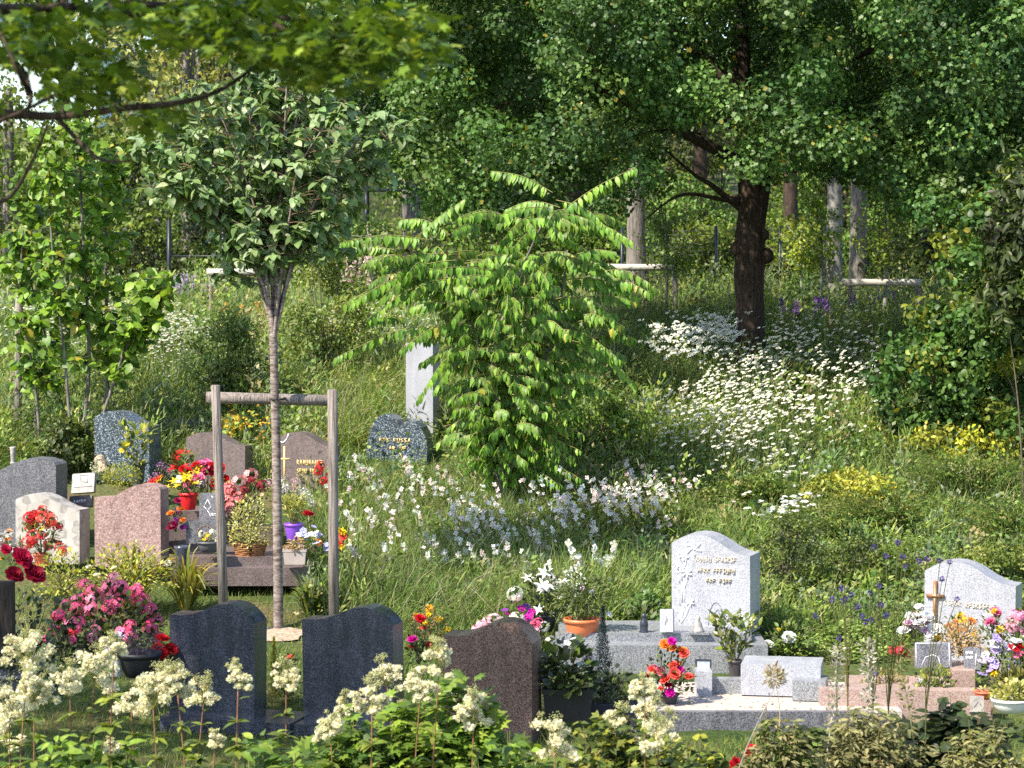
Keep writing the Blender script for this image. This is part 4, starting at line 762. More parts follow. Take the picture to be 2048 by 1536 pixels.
# ---- young cherry with big drooping leaves
def cherry():
    D = 21.0; g = P(556, 1266, D); root = thing('young_cherry_tree', 'young tree with banded pale bark and big drooping sage leaves between two stakes', 'tree', g)
    tl = LB(); tr = [(556, 1275), (556, 1180), (555, 1060), (553, 930), (550, 800), (547, 690), (546, 668)]
    tube(tl, curve([P(x, y, D) for x, y in tr], 6), np.interp(np.linspace(0, 1, 37), [0, .04, .3, 1], [.056, .046, .041, .033]), None, (0.500, 0.500, 0.500), 12, wob=.05); part(root, 'trunk', tl, BARK_CH, smooth=True)
    br = [[(547, 680), (536, 630), (512, 540), (490, 430), (430, 330), (345, 300)], [(547, 680), (540, 610), (528, 520), (505, 400), (450, 250), (400, 175)], [(547, 690), (545, 600), (536, 500), (520, 360), (500, 240), (490, 140)],
          [(547, 690), (552, 600), (556, 480), (565, 340), (572, 200), (575, 110)], [(548, 690), (558, 600), (572, 500), (598, 370), (625, 250), (645, 130)], [(548, 680), (565, 610), (588, 510), (632, 400), (700, 300), (762, 230)],
          [(547, 685), (560, 615), (578, 540), (612, 450), (660, 370), (735, 330)], [(547, 685), (541, 620), (505, 520), (440, 440), (380, 400), (330, 370)], [(547, 690), (549, 590), (546, 470), (540, 330), (548, 230), (540, 150)],
          [(547, 690), (555, 610), (566, 520), (580, 430), (600, 330), (680, 210)], [(546, 685), (538, 620), (520, 560), (485, 500), (400, 340), (370, 240)], [(546, 685), (536, 610), (505, 500), (430, 410), (350, 330), (285, 290)], [(548, 685), (566, 600), (600, 500), (660, 420), (720, 340), (790, 250)], [(547, 690), (550, 600), (548, 450), (590, 250), (610, 170), (600, 100)]]
    lb = LB()
    for k, b in enumerate(br):
        bl_ = LB(); off = [.3, -.25, .05, -.1, .25, -.3, .35, -.2, .4, -.4, .15, -.15, .2, .1][k]; c = curve([P(x, y, D + off * (i_ / 5) ** 1.2) for i_, (x, y) in enumerate(b)], 6)
        tube(bl_, c, .017, .005, (0.500, 0.500, 0.500), 6); part(root, 'branch', bl_, BARK_CH, smooth=True)
        for m in range(54):
            t = random.uniform(.40, 1) if m > 2 else 1; i0 = min(len(c) - 1, int(t * (len(c) - 1))); p = c[i0]; a = random.uniform(0, 6.28)
            tw = p + np.array([math.cos(a) * .40, math.sin(a) * .34, random.uniform(-.08, .30)]) * random.uniform(.25, 1)
            if t > .95: tw = p + rdir(1)[0] * .04
            tube(tl2, curve([p, (p + tw) / 2 + [0, 0, .02], tw], 3), .004, .002, (0.200, 0.130, 0.080), 4, False)
            n = random.randint(8, 13); aa = rng.uniform(0, 6.28, n); dr = rng.uniform(-.95, .35, n)
            d = nrm(np.stack([np.cos(aa) + .25, np.sin(aa) * .8 - .1, dr], 1)); nn = nrm(np.array([[-.2, -.3, 1.]]) + .35 * rdir(n) + d * .3)
            q = tw + rdir(n) * .035; lb.add(T_CH, q, frames(d, nn), rng.uniform(.05, .115, n), pal([(.16, .25, .085), (.22, .31, .13), (.085, .15, .04), (.31, .38, .22)], n, .15, [.34, .3, .2, .16]))
    return root, lb
T_CH = _oval(0.365, 0.454, 0.043); tl2 = LB(); rt, lb_ = cherry(); part(rt, 'leaves', lb_, LEAF); part(rt, 'twig', tl2, STEM)
# tree ring: soil patch at its foot
# ---- left bright green multi-stemmed tree
def left_tree():
    D = 26.2; root = thing('pear_tree', 'slender bright yellow-green tree with several thin stems at the left', 'tree', XD(165, D)); lb = LB(); g = np.array(root.location)
    stems = [[(170, 850), (178, 700), (168, 500), (160, 330), (165, 240)], [(212, 850), (215, 700), (212, 560), (214, 420), (235, 300)], [(78, 850), (66, 740), (42, 600), (45, 480), (60, 340)], [(140, 850), (128, 700), (110, 560), (100, 400), (110, 280)], [(200, 850), (250, 700), (290, 640), (315, 560)], [(70, 860), (75, 790), (95, 700), (60, 560), (30, 470)]]
    for k, s in enumerate(stems):
        tb = LB(); off = [0, .3, .2, -.3, -.2, .4][k]; c = curve([P(x, y, D + off) for x, y in s], 6); c = np.vstack([[c[0][0], c[0][1], float(gz(c[0][0], c[0][1])) - .05], c]); tube(tb, c, .028 if k < 2 else .018, .006, (0.500, 0.500, 0.500), 7); part(root, 'trunk' if k == 0 else 'stem', tb, BARK_GR, smooth=True)
        for m in range(96 if k != 5 else 60):
            t = random.uniform(.24, 1); p = c[int(t * (len(c) - 1))]; e = p + np.array([random.uniform(-.30, .30), random.uniform(-.3, .3), random.uniform(-.05, .25)]) * (1.15 - .3 * t)
            tube(tw_, curve([p, e], 2), .004, .002, (0.150, 0.120, 0.060), 4, False)
            n = random.randint(4, 8); aa = rng.uniform(0, 6.28, n); d = nrm(np.stack([np.cos(aa) + .2, np.sin(aa), rng.uniform(-1.2, .4, n)], 1)); q = p + (e - p) * rng.uniform(.3, 1, (n, 1)) + rdir(n) * .03
            lb.add(T_BROAD, q, frames(d, nrm(np.array([[-.3, -.5, .7]]) + .6 * rdir(n))), rng.uniform(.07, .135, n), pal([(0.144, 0.258, 0.024), (0.204, 0.319, 0.032), (0.078, 0.160, 0.016), (0.312, 0.288, 0.032)], n, .2, [.4, .3, .27, .03]))
    part(root, 'leaves', lb, LEAF); part(root, 'twig', tw_, STEM)
tw_ = LB(); left_tree()
pp = thing('wooden_pole', 'round grey wooden pole behind the slender tree at the left edge', 'pole', XD(38, 26.8)); post(pp, 'shaft', 36, 850, 38, 590, 26.8, 15, WOOD, sink=.4)

# ---- compound-leaved tree in the middle (long drooping fronds)
T_LFL = _oval(.22, .42, .04)
def frond(lb, sb, a, b, nrise, ll, npair, cols, side=1.0):
    a = np.asarray(a, float); b = np.asarray(b, float); l = np.linalg.norm(b - a); mid = (a + b) / 2 + np.array([0, 0, nrise * l]); c = curve([a, mid, b], 7); tube(sb, c, .005, .0022, (0.254, 0.240, 0.093), 4, False)
    t = np.sort(np.clip(np.linspace(.16, 1, npair) + rng.normal(0, .012, npair), .1, 1)); idx = t * (len(c) - 1); i0 = np.minimum(idx.astype(int), len(c) - 2); p = c[i0] + (c[i0 + 1] - c[i0]) * (idx - i0)[:, None]
    fwd = nrm(c[np.minimum(i0 + 1, len(c) - 1)] - c[i0]); sd_ = nrm(np.cross(fwd, [0, 0, 1.]))
    for s in (-1, 1):
        d = nrm(sd_ * s * .55 + fwd * .28 + np.array([0, 0, -.75]) + .14 * rdir(npair)); nn = nrm(sd_ * s * .5 + np.array([-.1, -.3, .55]) + .2 * rdir(npair))
        d = nrm(d + .12 * rdir(npair)); sz = ll * (1 - .45 * np.abs(t - .45)) * rng.uniform(.62, 1.15, npair) * (rng.random(npair) > .06); cc = pal(cols, npair, .2) * random.uniform(.78, 1.15)
        yl = rng.random(npair) < .012; cc[yl] = [.42, .36, .06]; lb.add(T_LFL, p, frames(d, nn), sz + 1e-4, cc)
def aralia():
    D = 24.3; root = thing('tree_of_heaven', 'bright green young tree with long drooping compound leaves in the middle', 'tree', XD(1000, D)); s = D / F
    ST = [[(1000, 1000), (985, 900), (955, 820), (962, 700), (905, 575), (868, 500)], [(1000, 1000), (1005, 860), (985, 720), (1035, 560), (1100, 415)], [(1002, 1000), (1062, 800), (1112, 650), (1135, 500)]]
    cs = []
    for k, q in enumerate(ST):
        tb = LB(); c = curve([P(x, y, D + (i_ * [.08, -.02, .1][k])) for i_, (x, y) in enumerate(q)], 7); c[0, 2] -= .2; tube(tb, c, .026, .008, (0.500, 0.500, 0.500), 8); part(root, 'trunk' if k == 0 else 'stem', tb, BARK_GR, smooth=True); cs.append(c)
    lb = LB(); sb = LB(); C1 = [(.16, .31, .035), (.22, .38, .045), (.10, .22, .025)]
    KEY = [((1105, 385), (985, 342), .12), ((1118, 425), (1272, 335), .06), ((1100, 415), (978, 440), .1), ((1075, 420), (1005, 480), .08), ((1112, 400), (1235, 480), .2), ((1130, 440), (1260, 480), .15), ((1120, 415), (1010, 420), .2),
           ((860, 480), (672, 488), .1), ((838, 470), (930, 398), .05), ((900, 470), (800, 440), .2), ((920, 510), (765, 535), .12), ((915, 520), (760, 600), .2), ((905, 540), (700, 600), .12), ((840, 545), (700, 610), .1), ((900, 560), (735, 640), .15), ((1000, 545), (860, 540), .08), ((1010, 560), (905, 640), .2), ((1020, 530), (1010, 640), .25),
           ((945, 655), (672, 715), .14), ((955, 650), (800, 700), .2), ((940, 690), (835, 800), .2), ((960, 690), (870, 780), .2), ((1010, 690), (1090, 760), .2), ((1090, 660), (1240, 720), .2), ((1080, 640), (1200, 625), .2), ((1130, 560), (1275, 592), .15), ((1130, 520), (1235, 560), .2), ((1060, 740), (1150, 800), .25), ((1010, 760), (1010, 860), .3), ((1060, 700), (980, 780), .2), ((1110, 600), (1240, 650), .25), ((1140, 680), (1270, 770), .2)]
    for a, b, rise in KEY:
        k = random.uniform(-.25, .35); frond(lb, sb, P(*a, D + .1), P(*b, D + k - .15), rise * .7, .12, random.randint(20, 24), C1)
    for m in range(470):
        c = cs[random.randrange(3)]; t = random.uniform(.2, 1); a = random.uniform(0, 6.28); p = c[int(t * (len(c) - 1))] + np.array([math.cos(a), math.sin(a) * .8, random.uniform(-.1, .2)]) * random.uniform(0, .75) * (.35 + .65 * min(1, t * 1.3)); a += random.uniform(-.7, .7)
        if math.cos(a) > 0: p[0] -= .12
        L_ = random.uniform(.3, .6) * (.8 + .2 * t)
        if p[0] < XD(925, D)[0] and p[2] < P(900, 640, D)[2]: continue
        if p[2] < gz(0, D) + 1.2: L_ *= .6
        e = p + np.array([math.cos(a) * L_, math.sin(a) * L_, random.uniform(-.3, .08) * L_]); frond(lb, sb, p, e, random.uniform(.05, .16), .11, random.randint(14, 19), C1 + [(0.115, 0.173, 0.029)])
    for m in range(150):
        x, y = random.uniform(945, 1140), random.uniform(820, 975); p = P(x + (1000 - x) * .5, y - 10, D + .1); a = random.uniform(0, 6.28); L_ = random.uniform(.2, .42); frond(lb, sb, p, P(x, y, D) + np.array([math.cos(a) * L_ * .6, math.sin(a) * L_, 0]), .12, .085, 8, C1)
    part(root, 'leaves', lb, LEAF); part(root, 'leaf_stalk', sb, STEM)
aralia()

# ---- generic crowns
def clumps(lb, cen, rad, per, tm, ls, cols, wts=None, up=.6, droop=.35, squash=.75):
    cen = np.asarray(cen); m = len(cen); tot = m * per; d = rdir(tot); q = rng.uniform(0, 1, tot) ** .3
    rr = np.repeat(rad, per); pos = np.repeat(cen, per, 0) + d * (q * rr)[:, None] * [1, 1, squash]
    a = rdir(tot); a[:, 2] -= droop; a = nrm(a + d * .4); nn = nrm(d * .85 + np.array([0, 0, up * .7]) + .38 * rdir(tot))
    base = pal(cols, m, .18, wts); col = np.repeat(base, per, 0) * rng.uniform(.72, 1.35, (tot, 1)) * rng.uniform(.94, 1.06, (tot, 3)); k = rng.random(tot) < .015; col[k] = np.array([.28, .25, .04]) * rng.uniform(.6, 1.2, (k.sum(), 1))
    lb.add(tm, pos, frames(a, nn), ls * rng.uniform(.6, 1.25, tot), np.clip(col, .002, .9))
def noise3(p, f):
    return np.sin(p[:, 0] * f + 1.3 * np.sin(p[:, 1] * f * .7)) * np.cos(p[:, 2] * f * 1.1 + 1.7 * np.sin(p[:, 0] * f * .6)) + .5 * np.sin(p[:, 1] * f * 1.9 + p[:, 2] * f * 1.3)

# big field maple
def big_maple():
    D = 29.2; g = XD(1503, D); root = thing('field_maple', 'big spreading dark green maple with a thick dark trunk, right of the middle', 'tree', g); s = D / F
    tb = LB(); pts = [(1500, 760), (1500, 700), (1500, 600), (1499, 500), (1500, 420), (1496, 340), (1488, 250), (1484, 150), (1483, 50), (1480, -120), (1478, -300)]
    c = curve([P(x, y, D) for x, y in pts], 6); c[0, 2] -= .4; r_ = np.interp(np.linspace(0, 1, len(c)), [0, .06, .2, .27, .32, .36, .42, .7, 1], [.23, .185, .168, .19, .18, .16, .14, .10, .06]); tube(tb, c, r_, None, (0.500, 0.500, 0.500), 18, wob=.07)
    for x, y, rr in ((1478, 497, .11), (1532, 512, .10), (1526, 470, .08), (1470, 400, .07)):  # burrs and knots
        q = rdir(42); tb.add(T_ICO2, [P(x, y, D - .04)], np.eye(3)[None], [rr], np.array([[.5, .5, .5]]))
    part(root, 'trunk', tb, BARK_DK, smooth=True)
    tb = LB(); c = curve([P(1508, 460, D), P(1522, 380, D + .05), P(1530, 280, D + .2), P(1560, 150, D + .3), P(1620, 0, D + .2)], 6); tube(tb, c, .13, .05, (0.500, 0.500, 0.500), 12, wob=.06); part(root, 'trunk_fork', tb, BARK_DK, smooth=True)
    for L_, r0, off in (([(1498, 330), (1450, 308), (1380, 272), (1330, 240), (1270, 215), (1200, 175), (1090, 120)], .085, -.8), ([(1492, 425), (1450, 392), (1420, 368), (1390, 350), (1330, 300)], .05, -.4), ([(1480, 405), (1440, 398), (1380, 388), (1340, 400), (1290, 440)], .035, -.9), ([(1500, 300), (1600, 180), (1720, 110), (1900, 60)], .08, -.5),
                      ([(1490, 200), (1380, 90), (1200, -20), (1000, -120)], .08, .3), ([(1400, 270), (1340, 262), (1280, 268), (1200, 300), (1100, 300)], .03, -1.2), ([(1500, 330), (1640, 260), (1800, 230), (1960, 200)], .06, .6), ([(1485, 260), (1300, 180), (1050, 200), (880, 260)], .06, .9)):
        b = LB(); n_ = len(L_); tube(b, curve([P(x, y, D + off * i_ / n_) for i_, (x, y) in enumerate(L_)], 5), r0, r0 * .25, (0.500, 0.500, 0.500), 8, wob=.06); part(root, 'branch', b, BARK_DK, smooth=True)
    cen = []; tries = 0; SUN_GAPS = [(P(1720, 565, 32.4), .35), (P(1810, 565, 32.4), .35), (P(1668, 520, 36), .35), (P(1380, 760, 28.8), .4), (P(1280, 535, 34), .45), (P(1620, 600, 32), .5), (P(1480, 640, 29.2), .22)]  # holes carved in the crown along sun rays so things behind catch sun
    while len(cen) < 1150 and tries < 60000:
        tries += 1; x = random.uniform(-2.8, 8.6); y = D + random.uniform(-3.7, 3.5); z = random.uniform(3.3, 8.2); p = np.array([x, y, z])
        e = ((x - 2.9) / 5.8) ** 2 + ((y - D) / 3.8) ** 2 + ((z - 6.2) / 4.6) ** 2
        if e > 1: continue
        dep = y * ct - (z - H) * st; px = 1024 + F * x / dep; py = 768 - F * ((z - H) * ct + y * st) / dep
        low = np.interp(px, [640, 760, 830, 960, 1080, 1180, 1290, 1330, 1400, 1480, 1500, 1545, 1620, 1700, 1800, 2100], [200, 340, 440, 440, 430, 430, 440, 300, 220, 240, 335, 345, 335, 345, 430, 440]) - 14
        if y > D + 1.0: low = min(low, 330 - max(0, (px - 1290)) * .0)
        if 1300 < px < 1480: low = min(low, 240)
        if py > low: continue
        if 1430 < px < 1545 and y < D + .1 and 30 < py < 200: continue
        if 1180 < px < 1460 and y < D - .3 and abs(py - (175 + (px - 1180) * .5)) < 42: continue
        if noise3(p[None], 1.7)[0] < -.7: continue
        if any(np.linalg.norm(np.cross(p - q_, SUN)) < r_gap for q_, r_gap in SUN_GAPS): continue
        cen.append(p)
    cen = np.array(cen); lb = LB(); clumps(lb, cen, rng.uniform(.28, .5, len(cen)), 300, T_MAPM, .054, [(.075, .15, .038), (.105, .19, .045), (.055, .115, .034), (.13, .21, .05)], [.36, .3, .22, .12]); part(root, 'crown', lb, LEAF)
    # yellow-green keys and small light twig ends
    return root
T_MAPM = tmpl([(0, 0, 0), (0.500, 0.300, 0.030), (.28, .55, -.02), (.42, .85, -.1), (0, 1, -.12), (-.42, .85, -.1), (-.28, .55, -.02), (-.5, .3, .03)], [(0, 1, 2), (2, 3, 4), (0, 2, 4), (0, 4, 6), (6, 4, 5), (0, 6, 7)])
big_maple()

# foreground maple whose lower boughs hang into the top left of the photo; trunk stands outside on the left
def near_maple():
    root = thing('overhanging_maple', 'maple whose olive-green boughs hang into the top left corner', 'tree', (-8.0, 11.2, float(gz(-8.0, 11.2)))); tb = LB()
    tube(tb, curve([(-8.0, 11.2, 0), (-8.0, 11.2, 2.5), (-8.1, 11.3, 5), (-8.2, 11.6, 7.5)], 6), .26, .12, (0.500, 0.500, 0.500), 14, wob=.06); part(root, 'trunk', tb, BARK_DK, smooth=True)
    def D_(i): return 10.2
    B = [([(-1600, 700), (-500, 330), (-100, 235), (120, 232), (250, 216), (340, 208), (430, 185), (520, 125), (600, 50)], .019, .004), ([(110, 230), (160, 285), (205, 320), (262, 322)], .009, .004), ([(-700, 200), (-200, 40), (90, 16), (330, 10), (520, 30), (760, 60)], .023, .004), ([(220, 12), (320, 45), (430, 60), (560, 68), (700, 100)], .014, .005), ([(-300, 120), (0, 120), (60, 180), (50, 230)], .012, .005), ([(60, 190), (30, 130), (0, 60)], .01, .004),
         ([(-400, 500), (-100, 420), (10, 400), (60, 330), (95, 250)], .012, .004), ([(-400, 300), (-60, 260), (130, 180), (120, 190)], .008, .004), ([(500, 20), (620, 80), (760, 60), (880, 110)], .012, .004)]
    for k, (b, r0, r1) in enumerate(B):
        q = LB(); tube(q, curve([P(x, y, 7.7 + .2 * math.sin(k * 2 + i_)) if x > -1500 else np.array([-8.0, 11.2, 3.3]) for i_, (x, y) in enumerate(b)], 5), r0, r1, (0.500, 0.500, 0.500), 8, wob=.08); part(root, 'branch', q, BARK_DK, smooth=True)
    lb = LB()
    ZONES = [(60, 60, 110, 70, 150), (210, 30, 130, 45, 110), (190, 150, 120, 70, 170), (110, 105, 110, 50, 90), (430, 40, 130, 60, 160), (560, 90, 130, 55, 190), (690, 70, 120, 70, 200), (800, 50, 110, 60, 180), (850, 110, 60, 45, 60), (630, 140, 90, 40, 80), (330, 235, 60, 38, 40), (400, 60, 120, 50, 90), (-60, 160, 80, 100, 60), (500, 0, 300, 30, 130), (740, 150, 60, 30, 30), (180, -60, 300, 50, 150), (700, -60, 260, 50, 160)]
    for x, y, rx, ry, n in ZONES:
        n = int(n * 1.6); u = rdir(n)[:, :2] * np.sqrt(rng.uniform(0, 1, (n, 1))); p = np.array([P(x + a * rx, y + b * ry, 7.7 + random.gauss(0, .3)) for a, b in u])
        a = rng.uniform(0, 6.28, n); d = nrm(np.stack([np.cos(a), np.sin(a) * .8, rng.uniform(-1.1, .1, n)], 1)); lb.add(T_MAPLE, p, frames(d, nrm(np.array([[.05, .1, 1.]]) + .45 * rdir(n))), rng.uniform(.036, .07, n), pal([(.10, .165, .016), (.15, .22, .02), (.06, .11, .012), (.24, .30, .03)], n, .2, [.4, .3, .2, .1]))
    part(root, 'low_leaves', lb, LEAF)
    cen = np.stack([rng.uniform(-3.9, -1.5, 9), rng.uniform(5.9, 7.4, 9), rng.uniform(5.1, 6.2, 9)], 1); lb = LB(); clumps(lb, cen, rng.uniform(.3, .5, 9), 70, T_MAPLES, .13, [(0.101, 0.108, 0.015), (0.146, 0.151, 0.018)]); part(root, 'unseen_shading_leaves', lb, LEAF)  # unseen clumps added above the low boughs to shade them
    tb = LB(); tube(tb, curve([(-8.0, 11.2, 4.2), (-5.5, 8.6, 5.6), (-2.9, 6.9, 5.7), (-.9, 6.7, 5.6)], 5), .09, .02, (0.500, 0.500, 0.500), 7); part(root, 'branch', tb, BARK_DK)
    # unseen upper crown, partly set along sun rays to dapple the front graves
    cen = []
    while len(cen) < 50:
        t_ = np.array([random.uniform(-2.45, .2), random.uniform(17.3, 18.4), random.uniform(.2, 1)]); p = t_ + SUN * (random.uniform(5.7, 9.6) - t_[2]) / SUN[2]
        if noise3(t_[None], 4.2)[0] > -.35: cen.append(p)
    while len(cen) < 120:
        p = np.array([random.uniform(-12.8, -8.3), random.uniform(9.2, 16.2), random.uniform(5.6, 9.8)])
        e = ((p[0] + 9.7) / 2.9) ** 2 + ((p[1] - 12.9) / 3.0) ** 2 + ((p[2] - 7.6) / 2.3) ** 2
        if e < 1 and noise3(p[None], 1.9)[0] > -.3: cen.append(p)
    lb = LB(); cen = np.array(cen); clumps(lb, cen, rng.uniform(.35, .6, len(cen)), 90, T_MAPLES, .15, [(0.101, 0.108, 0.015), (0.146, 0.151, 0.018)]); part(root, 'crown', lb, LEAF)
    tb = LB()
    for p in cen[::9]: tube(tb, curve([(-8.1, 11.3, 5.0), (p + [-8.1, 11.3, 5.0]) / 2 + [0, 0, .3], p], 4), .05, .015, (0.500, 0.500, 0.500), 6)
    part(root, 'limb', tb, BARK_DK)
near_maple()

# ---- shrub masses at the right
def bush_mass(name, label, cat, D, cx, ylo, yhi, wpx, nc, per, tm, ls, cols, rad=(.16, .34), wts=None, mat=None, depth=.8, group=None, shape=None, droop=.4, ns=26):
    g = XD(cx, D); root = thing(name, label, cat, g, group); s = D / F; lb = LB(); cen = []; sb = LB()
    zt = P(cx, yhi, D)[2]; zb = max(g[2] + .05, P(cx, ylo, D)[2]); W = wpx * s / 2
    k = 0
    while len(cen) < nc:
        k += 1; z = random.uniform(0, 1); a = random.uniform(0, 6.28); u = math.sqrt(random.random()); ww = W * (shape(z) if shape else math.sqrt(max(.05, 1 - (2 * z - .9) ** 2 * .75)))
        p = np.array([g[0] + math.cos(a) * u * ww, D + math.sin(a) * u * ww * depth, zb + (zt - zb) * z])
        if noise3(p[None], 3.1)[0] < -.75 and k < 5000: continue
        cen.append(p)
    cen = np.array(cen)
    for p in cen[:ns]: tube(sb, curve([g + [random.uniform(-.1, .1), random.uniform(-.1, .1), -.05], (g + p) / 2 + [0, 0, .1], p], 4), .012, .004, (0.120, 0.100, 0.070), 5, False)
    clumps(lb, cen, rng.uniform(*rad, len(cen)), per, tm, ls, cols, wts, droop=droop); part(root, 'stem', sb, STEM); part(root, 'foliage', lb, mat or LEAF); return root
MG = [(0.115, 0.163, 0.027), (0.161, 0.216, 0.036), (0.086, 0.119, 0.023)]
MG3 = [(.06, .125, .028), (.08, .155, .034), (.042, .09, .022)]
bush_mass('hazel_shrub', 'tall green round-leaved shrub filling the right edge above the yellow shrubs', 'shrub', 25.6, 2085, 880, 330, 500, 190, 100, T_BROAD, .074, MG3 + [(0.176, 0.216, 0.036)], depth=.7)
bush_mass('hazel_shrub', 'low spreading round-leaved shrub left of the tall one, beside the white yarrow', 'shrub', 26.0, 1880, 860, 660, 260, 60, 70, T_BROAD, .074, MG3, depth=.6)
bush_mass('sumac', 'dark feathery shrub high at the right edge', 'shrub', 24.4, 2060, 640, 330, 170, 40, 80, T_NARROW, .12, DARKG + MG[:1], ns=3)
bush_mass('yellow_shrub', 'lime-yellow shrub under the tall round-leaved shrub at the right edge', 'shrub', 25.5, 1925, 920, 862, 250, 46, 60, T_OVAL, .06, [(0.380, 0.380, 0.030), (0.344, 0.340, 0.066), (0.251, 0.260, 0.036)], rad=(.1, .2))
bush_mass('yellow_shrub', 'lime-yellow shrub in the middle of the meadow left of the broom bushes', 'shrub', 24.4, 1712, 1040, 952, 205, 50, 60, T_OVAL, .06, [(0.389, 0.360, 0.053), (0.347, 0.336, 0.045), (0.206, 0.228, 0.036)], rad=(.1, .2))
bush_mass('yellow_shrub', 'small yellow-leaved patch at the left foot of the round-leaved shrub', 'shrub', 26.4, 1790, 880, 838, 120, 16, 50, T_OVAL, .06, [(0.360, 0.330, 0.040), (0.322, 0.320, 0.080)], rad=(.1, .18))
def broom(label, px, py, w, h, n, lean, cols=((0.084, 0.134, 0.024), (0.120, 0.175, 0.032), (0.060, 0.103, 0.020), (0.180, 0.185, 0.048))):
    D = Dg(py); s = D / F; g = G(px, py); root = thing('broom_bush', label, 'bush', g, 'arching broom bushes on the right slope'); lb = LB(); lf = LB()
    for k in range(n):
        a = random.uniform(0, 6.28); sp = w / 2 * s * random.uniform(.3, 1); l = h * s * random.uniform(.6, 1.05); e = g + np.array([math.cos(a) * sp + lean * l, math.sin(a) * sp * .8, l * random.uniform(.45, .95)]); m = g + (e - g) * [.4, .4, .75]
        c = curve([g + rdir(1)[0] * .04, m, e], 5); cc = pal(cols, 1)[0]; tube(lb, c, .005, .0015, cc, 4, False); q = c[rng.integers(3, len(c), 12)] + rdir(12) * .012; lf.add(T_DIA2, q, frames(nrm(rdir(12) + [0, 0, .8]), rdir(12)), .03, np.tile(cc, (12, 1)) * 1.3)
    part(root, 'stem', lb, STEM); part(root, 'leaf', lf, LEAF)
broom('broom bush with long stems leaning left, below the lime-yellow meadow shrub', 1790, 1075, 300, 110, 380, -.5)
broom('broad dark broom bush under the yellow shrub at the right edge', 1960, 1010, 300, 120, 420, -.25)
broom('dark little broom bush between the white yarrow and the lime-yellow shrub', 1540, 1030, 170, 100, 240, -.4)
broom('broom bush low at the right edge above the cross headstone', 2030, 1100, 210, 110, 260, -.3)
broom('thin arching broom bush left of the two lowest ones', 1690, 1100, 200, 90, 220, -.6)
bush_mass('cotoneaster', 'dark small-leaved shrub directly behind the right side of the lily-etched headstone', 'shrub', 21.9, 1580, 1200, 1045, 170, 42, 110, T_DIA, .028, DARKG + GREENS, rad=(.08, .16))
bush_mass('cotoneaster', 'low small-leaved shrub above and left of the cross headstone', 'shrub', 22.2, 1740, 1190, 1085, 230, 42, 110, T_DIA, .032, GREENS + [(0.161, 0.195, 0.036)], rad=(.08, .15))
bush_mass('cotoneaster', 'low small-leaved shrub at the right edge behind the cross headstone', 'shrub', 22.0, 1990, 1190, 1095, 190, 36, 110, T_DIA, .035, GREENS + [(0.191, 0.216, 0.043)], rad=(.08, .15))
bush_mass('herb_shrub', 'dark grey-green bushy herb left of the young cherry trunk', 'shrub', 27.6, 450, 800, 625, 150, 40, 100, T_NARROW, .06, [(0.144, 0.206, 0.056), (0.192, 0.247, 0.072), (0.108, 0.154, 0.044)], rad=(.12, .22))
bush_mass('herb_shrub', 'olive bushy shrub right of the young cherry trunk under the compound-leaved tree', 'shrub', 28.5, 650, 700, 505, 190, 46, 90, T_OVAL, .055, [(0.192, 0.237, 0.056), (0.132, 0.185, 0.040)], rad=(.12, .24))
bush_mass('herb_shrub', 'green bushy perennial behind the right foot of the compound-leaved tree', 'shrub', 26.0, 1190, 960, 790, 190, 46, 90, T_OVAL, .055, [(0.144, 0.227, 0.036), (0.192, 0.278, 0.048)], rad=(.12, .22))
bush_mass('herb_shrub', 'leafy dark shrub at the foot of the slender left tree beside the grey headstone', 'shrub', 25.6, 130, 940, 845, 150, 30, 90, T_OVAL, .06, GREENS + DARKG[:1], rad=(.1, .2))
bush_mass('herb_shrub', 'green mounded shrub just behind the heart-shaped headstone pillar', 'shrub', 28.0, 1040, 820, 700, 240, 40, 90, T_OVAL, .05, [(0.144, 0.227, 0.036), (0.216, 0.278, 0.056)], rad=(.12, .24))

# ---- far stakes, saplings and background trunks
def far_stake(label, x0, x1, yr, D, wp, legs, mat=WOODP, rail=True):
    r = thing('tree_stake', label, 'tree stake', XD((x0 + x1) / 2, D)); 
    for x in legs:
        zb = XD(x, D)[2]; yb = 768 - F * ((zb - H) * ct + D * st) / (D * ct - (zb - H) * st); post(r, 'post', x, yb, x, yr + 4, D, wp, WOOD, sink=.1)
    post(r, 'rail', x0, yr, x1, yr, D - .08, wp + 3, mat, sink=0)
far_stake('pale-railed wooden tree stake frame left of the cherry crown stems', 414, 545, 544, 33.5, 10, (422, 534))
far_stake('pale-railed tree stake frame right of the compound-leaved tree', 1208, 1352, 535, 34, 11, (1218, 1292, 1350))
far_stake('pale-railed tree stake frame around the twiggy sapling right of the dark maple trunk', 1684, 1842, 565, 32.5, 11, (1700, 1836))
far_stake('farthest small tree stake frame at the right, half hidden by the tall shrub', 1852, 1915, 477, 42, 8, (1858, 1903))
far_stake('leaning grey stake frame behind the slender tree at the left edge', 28, 60, 640, 33, 9, (32, 56))
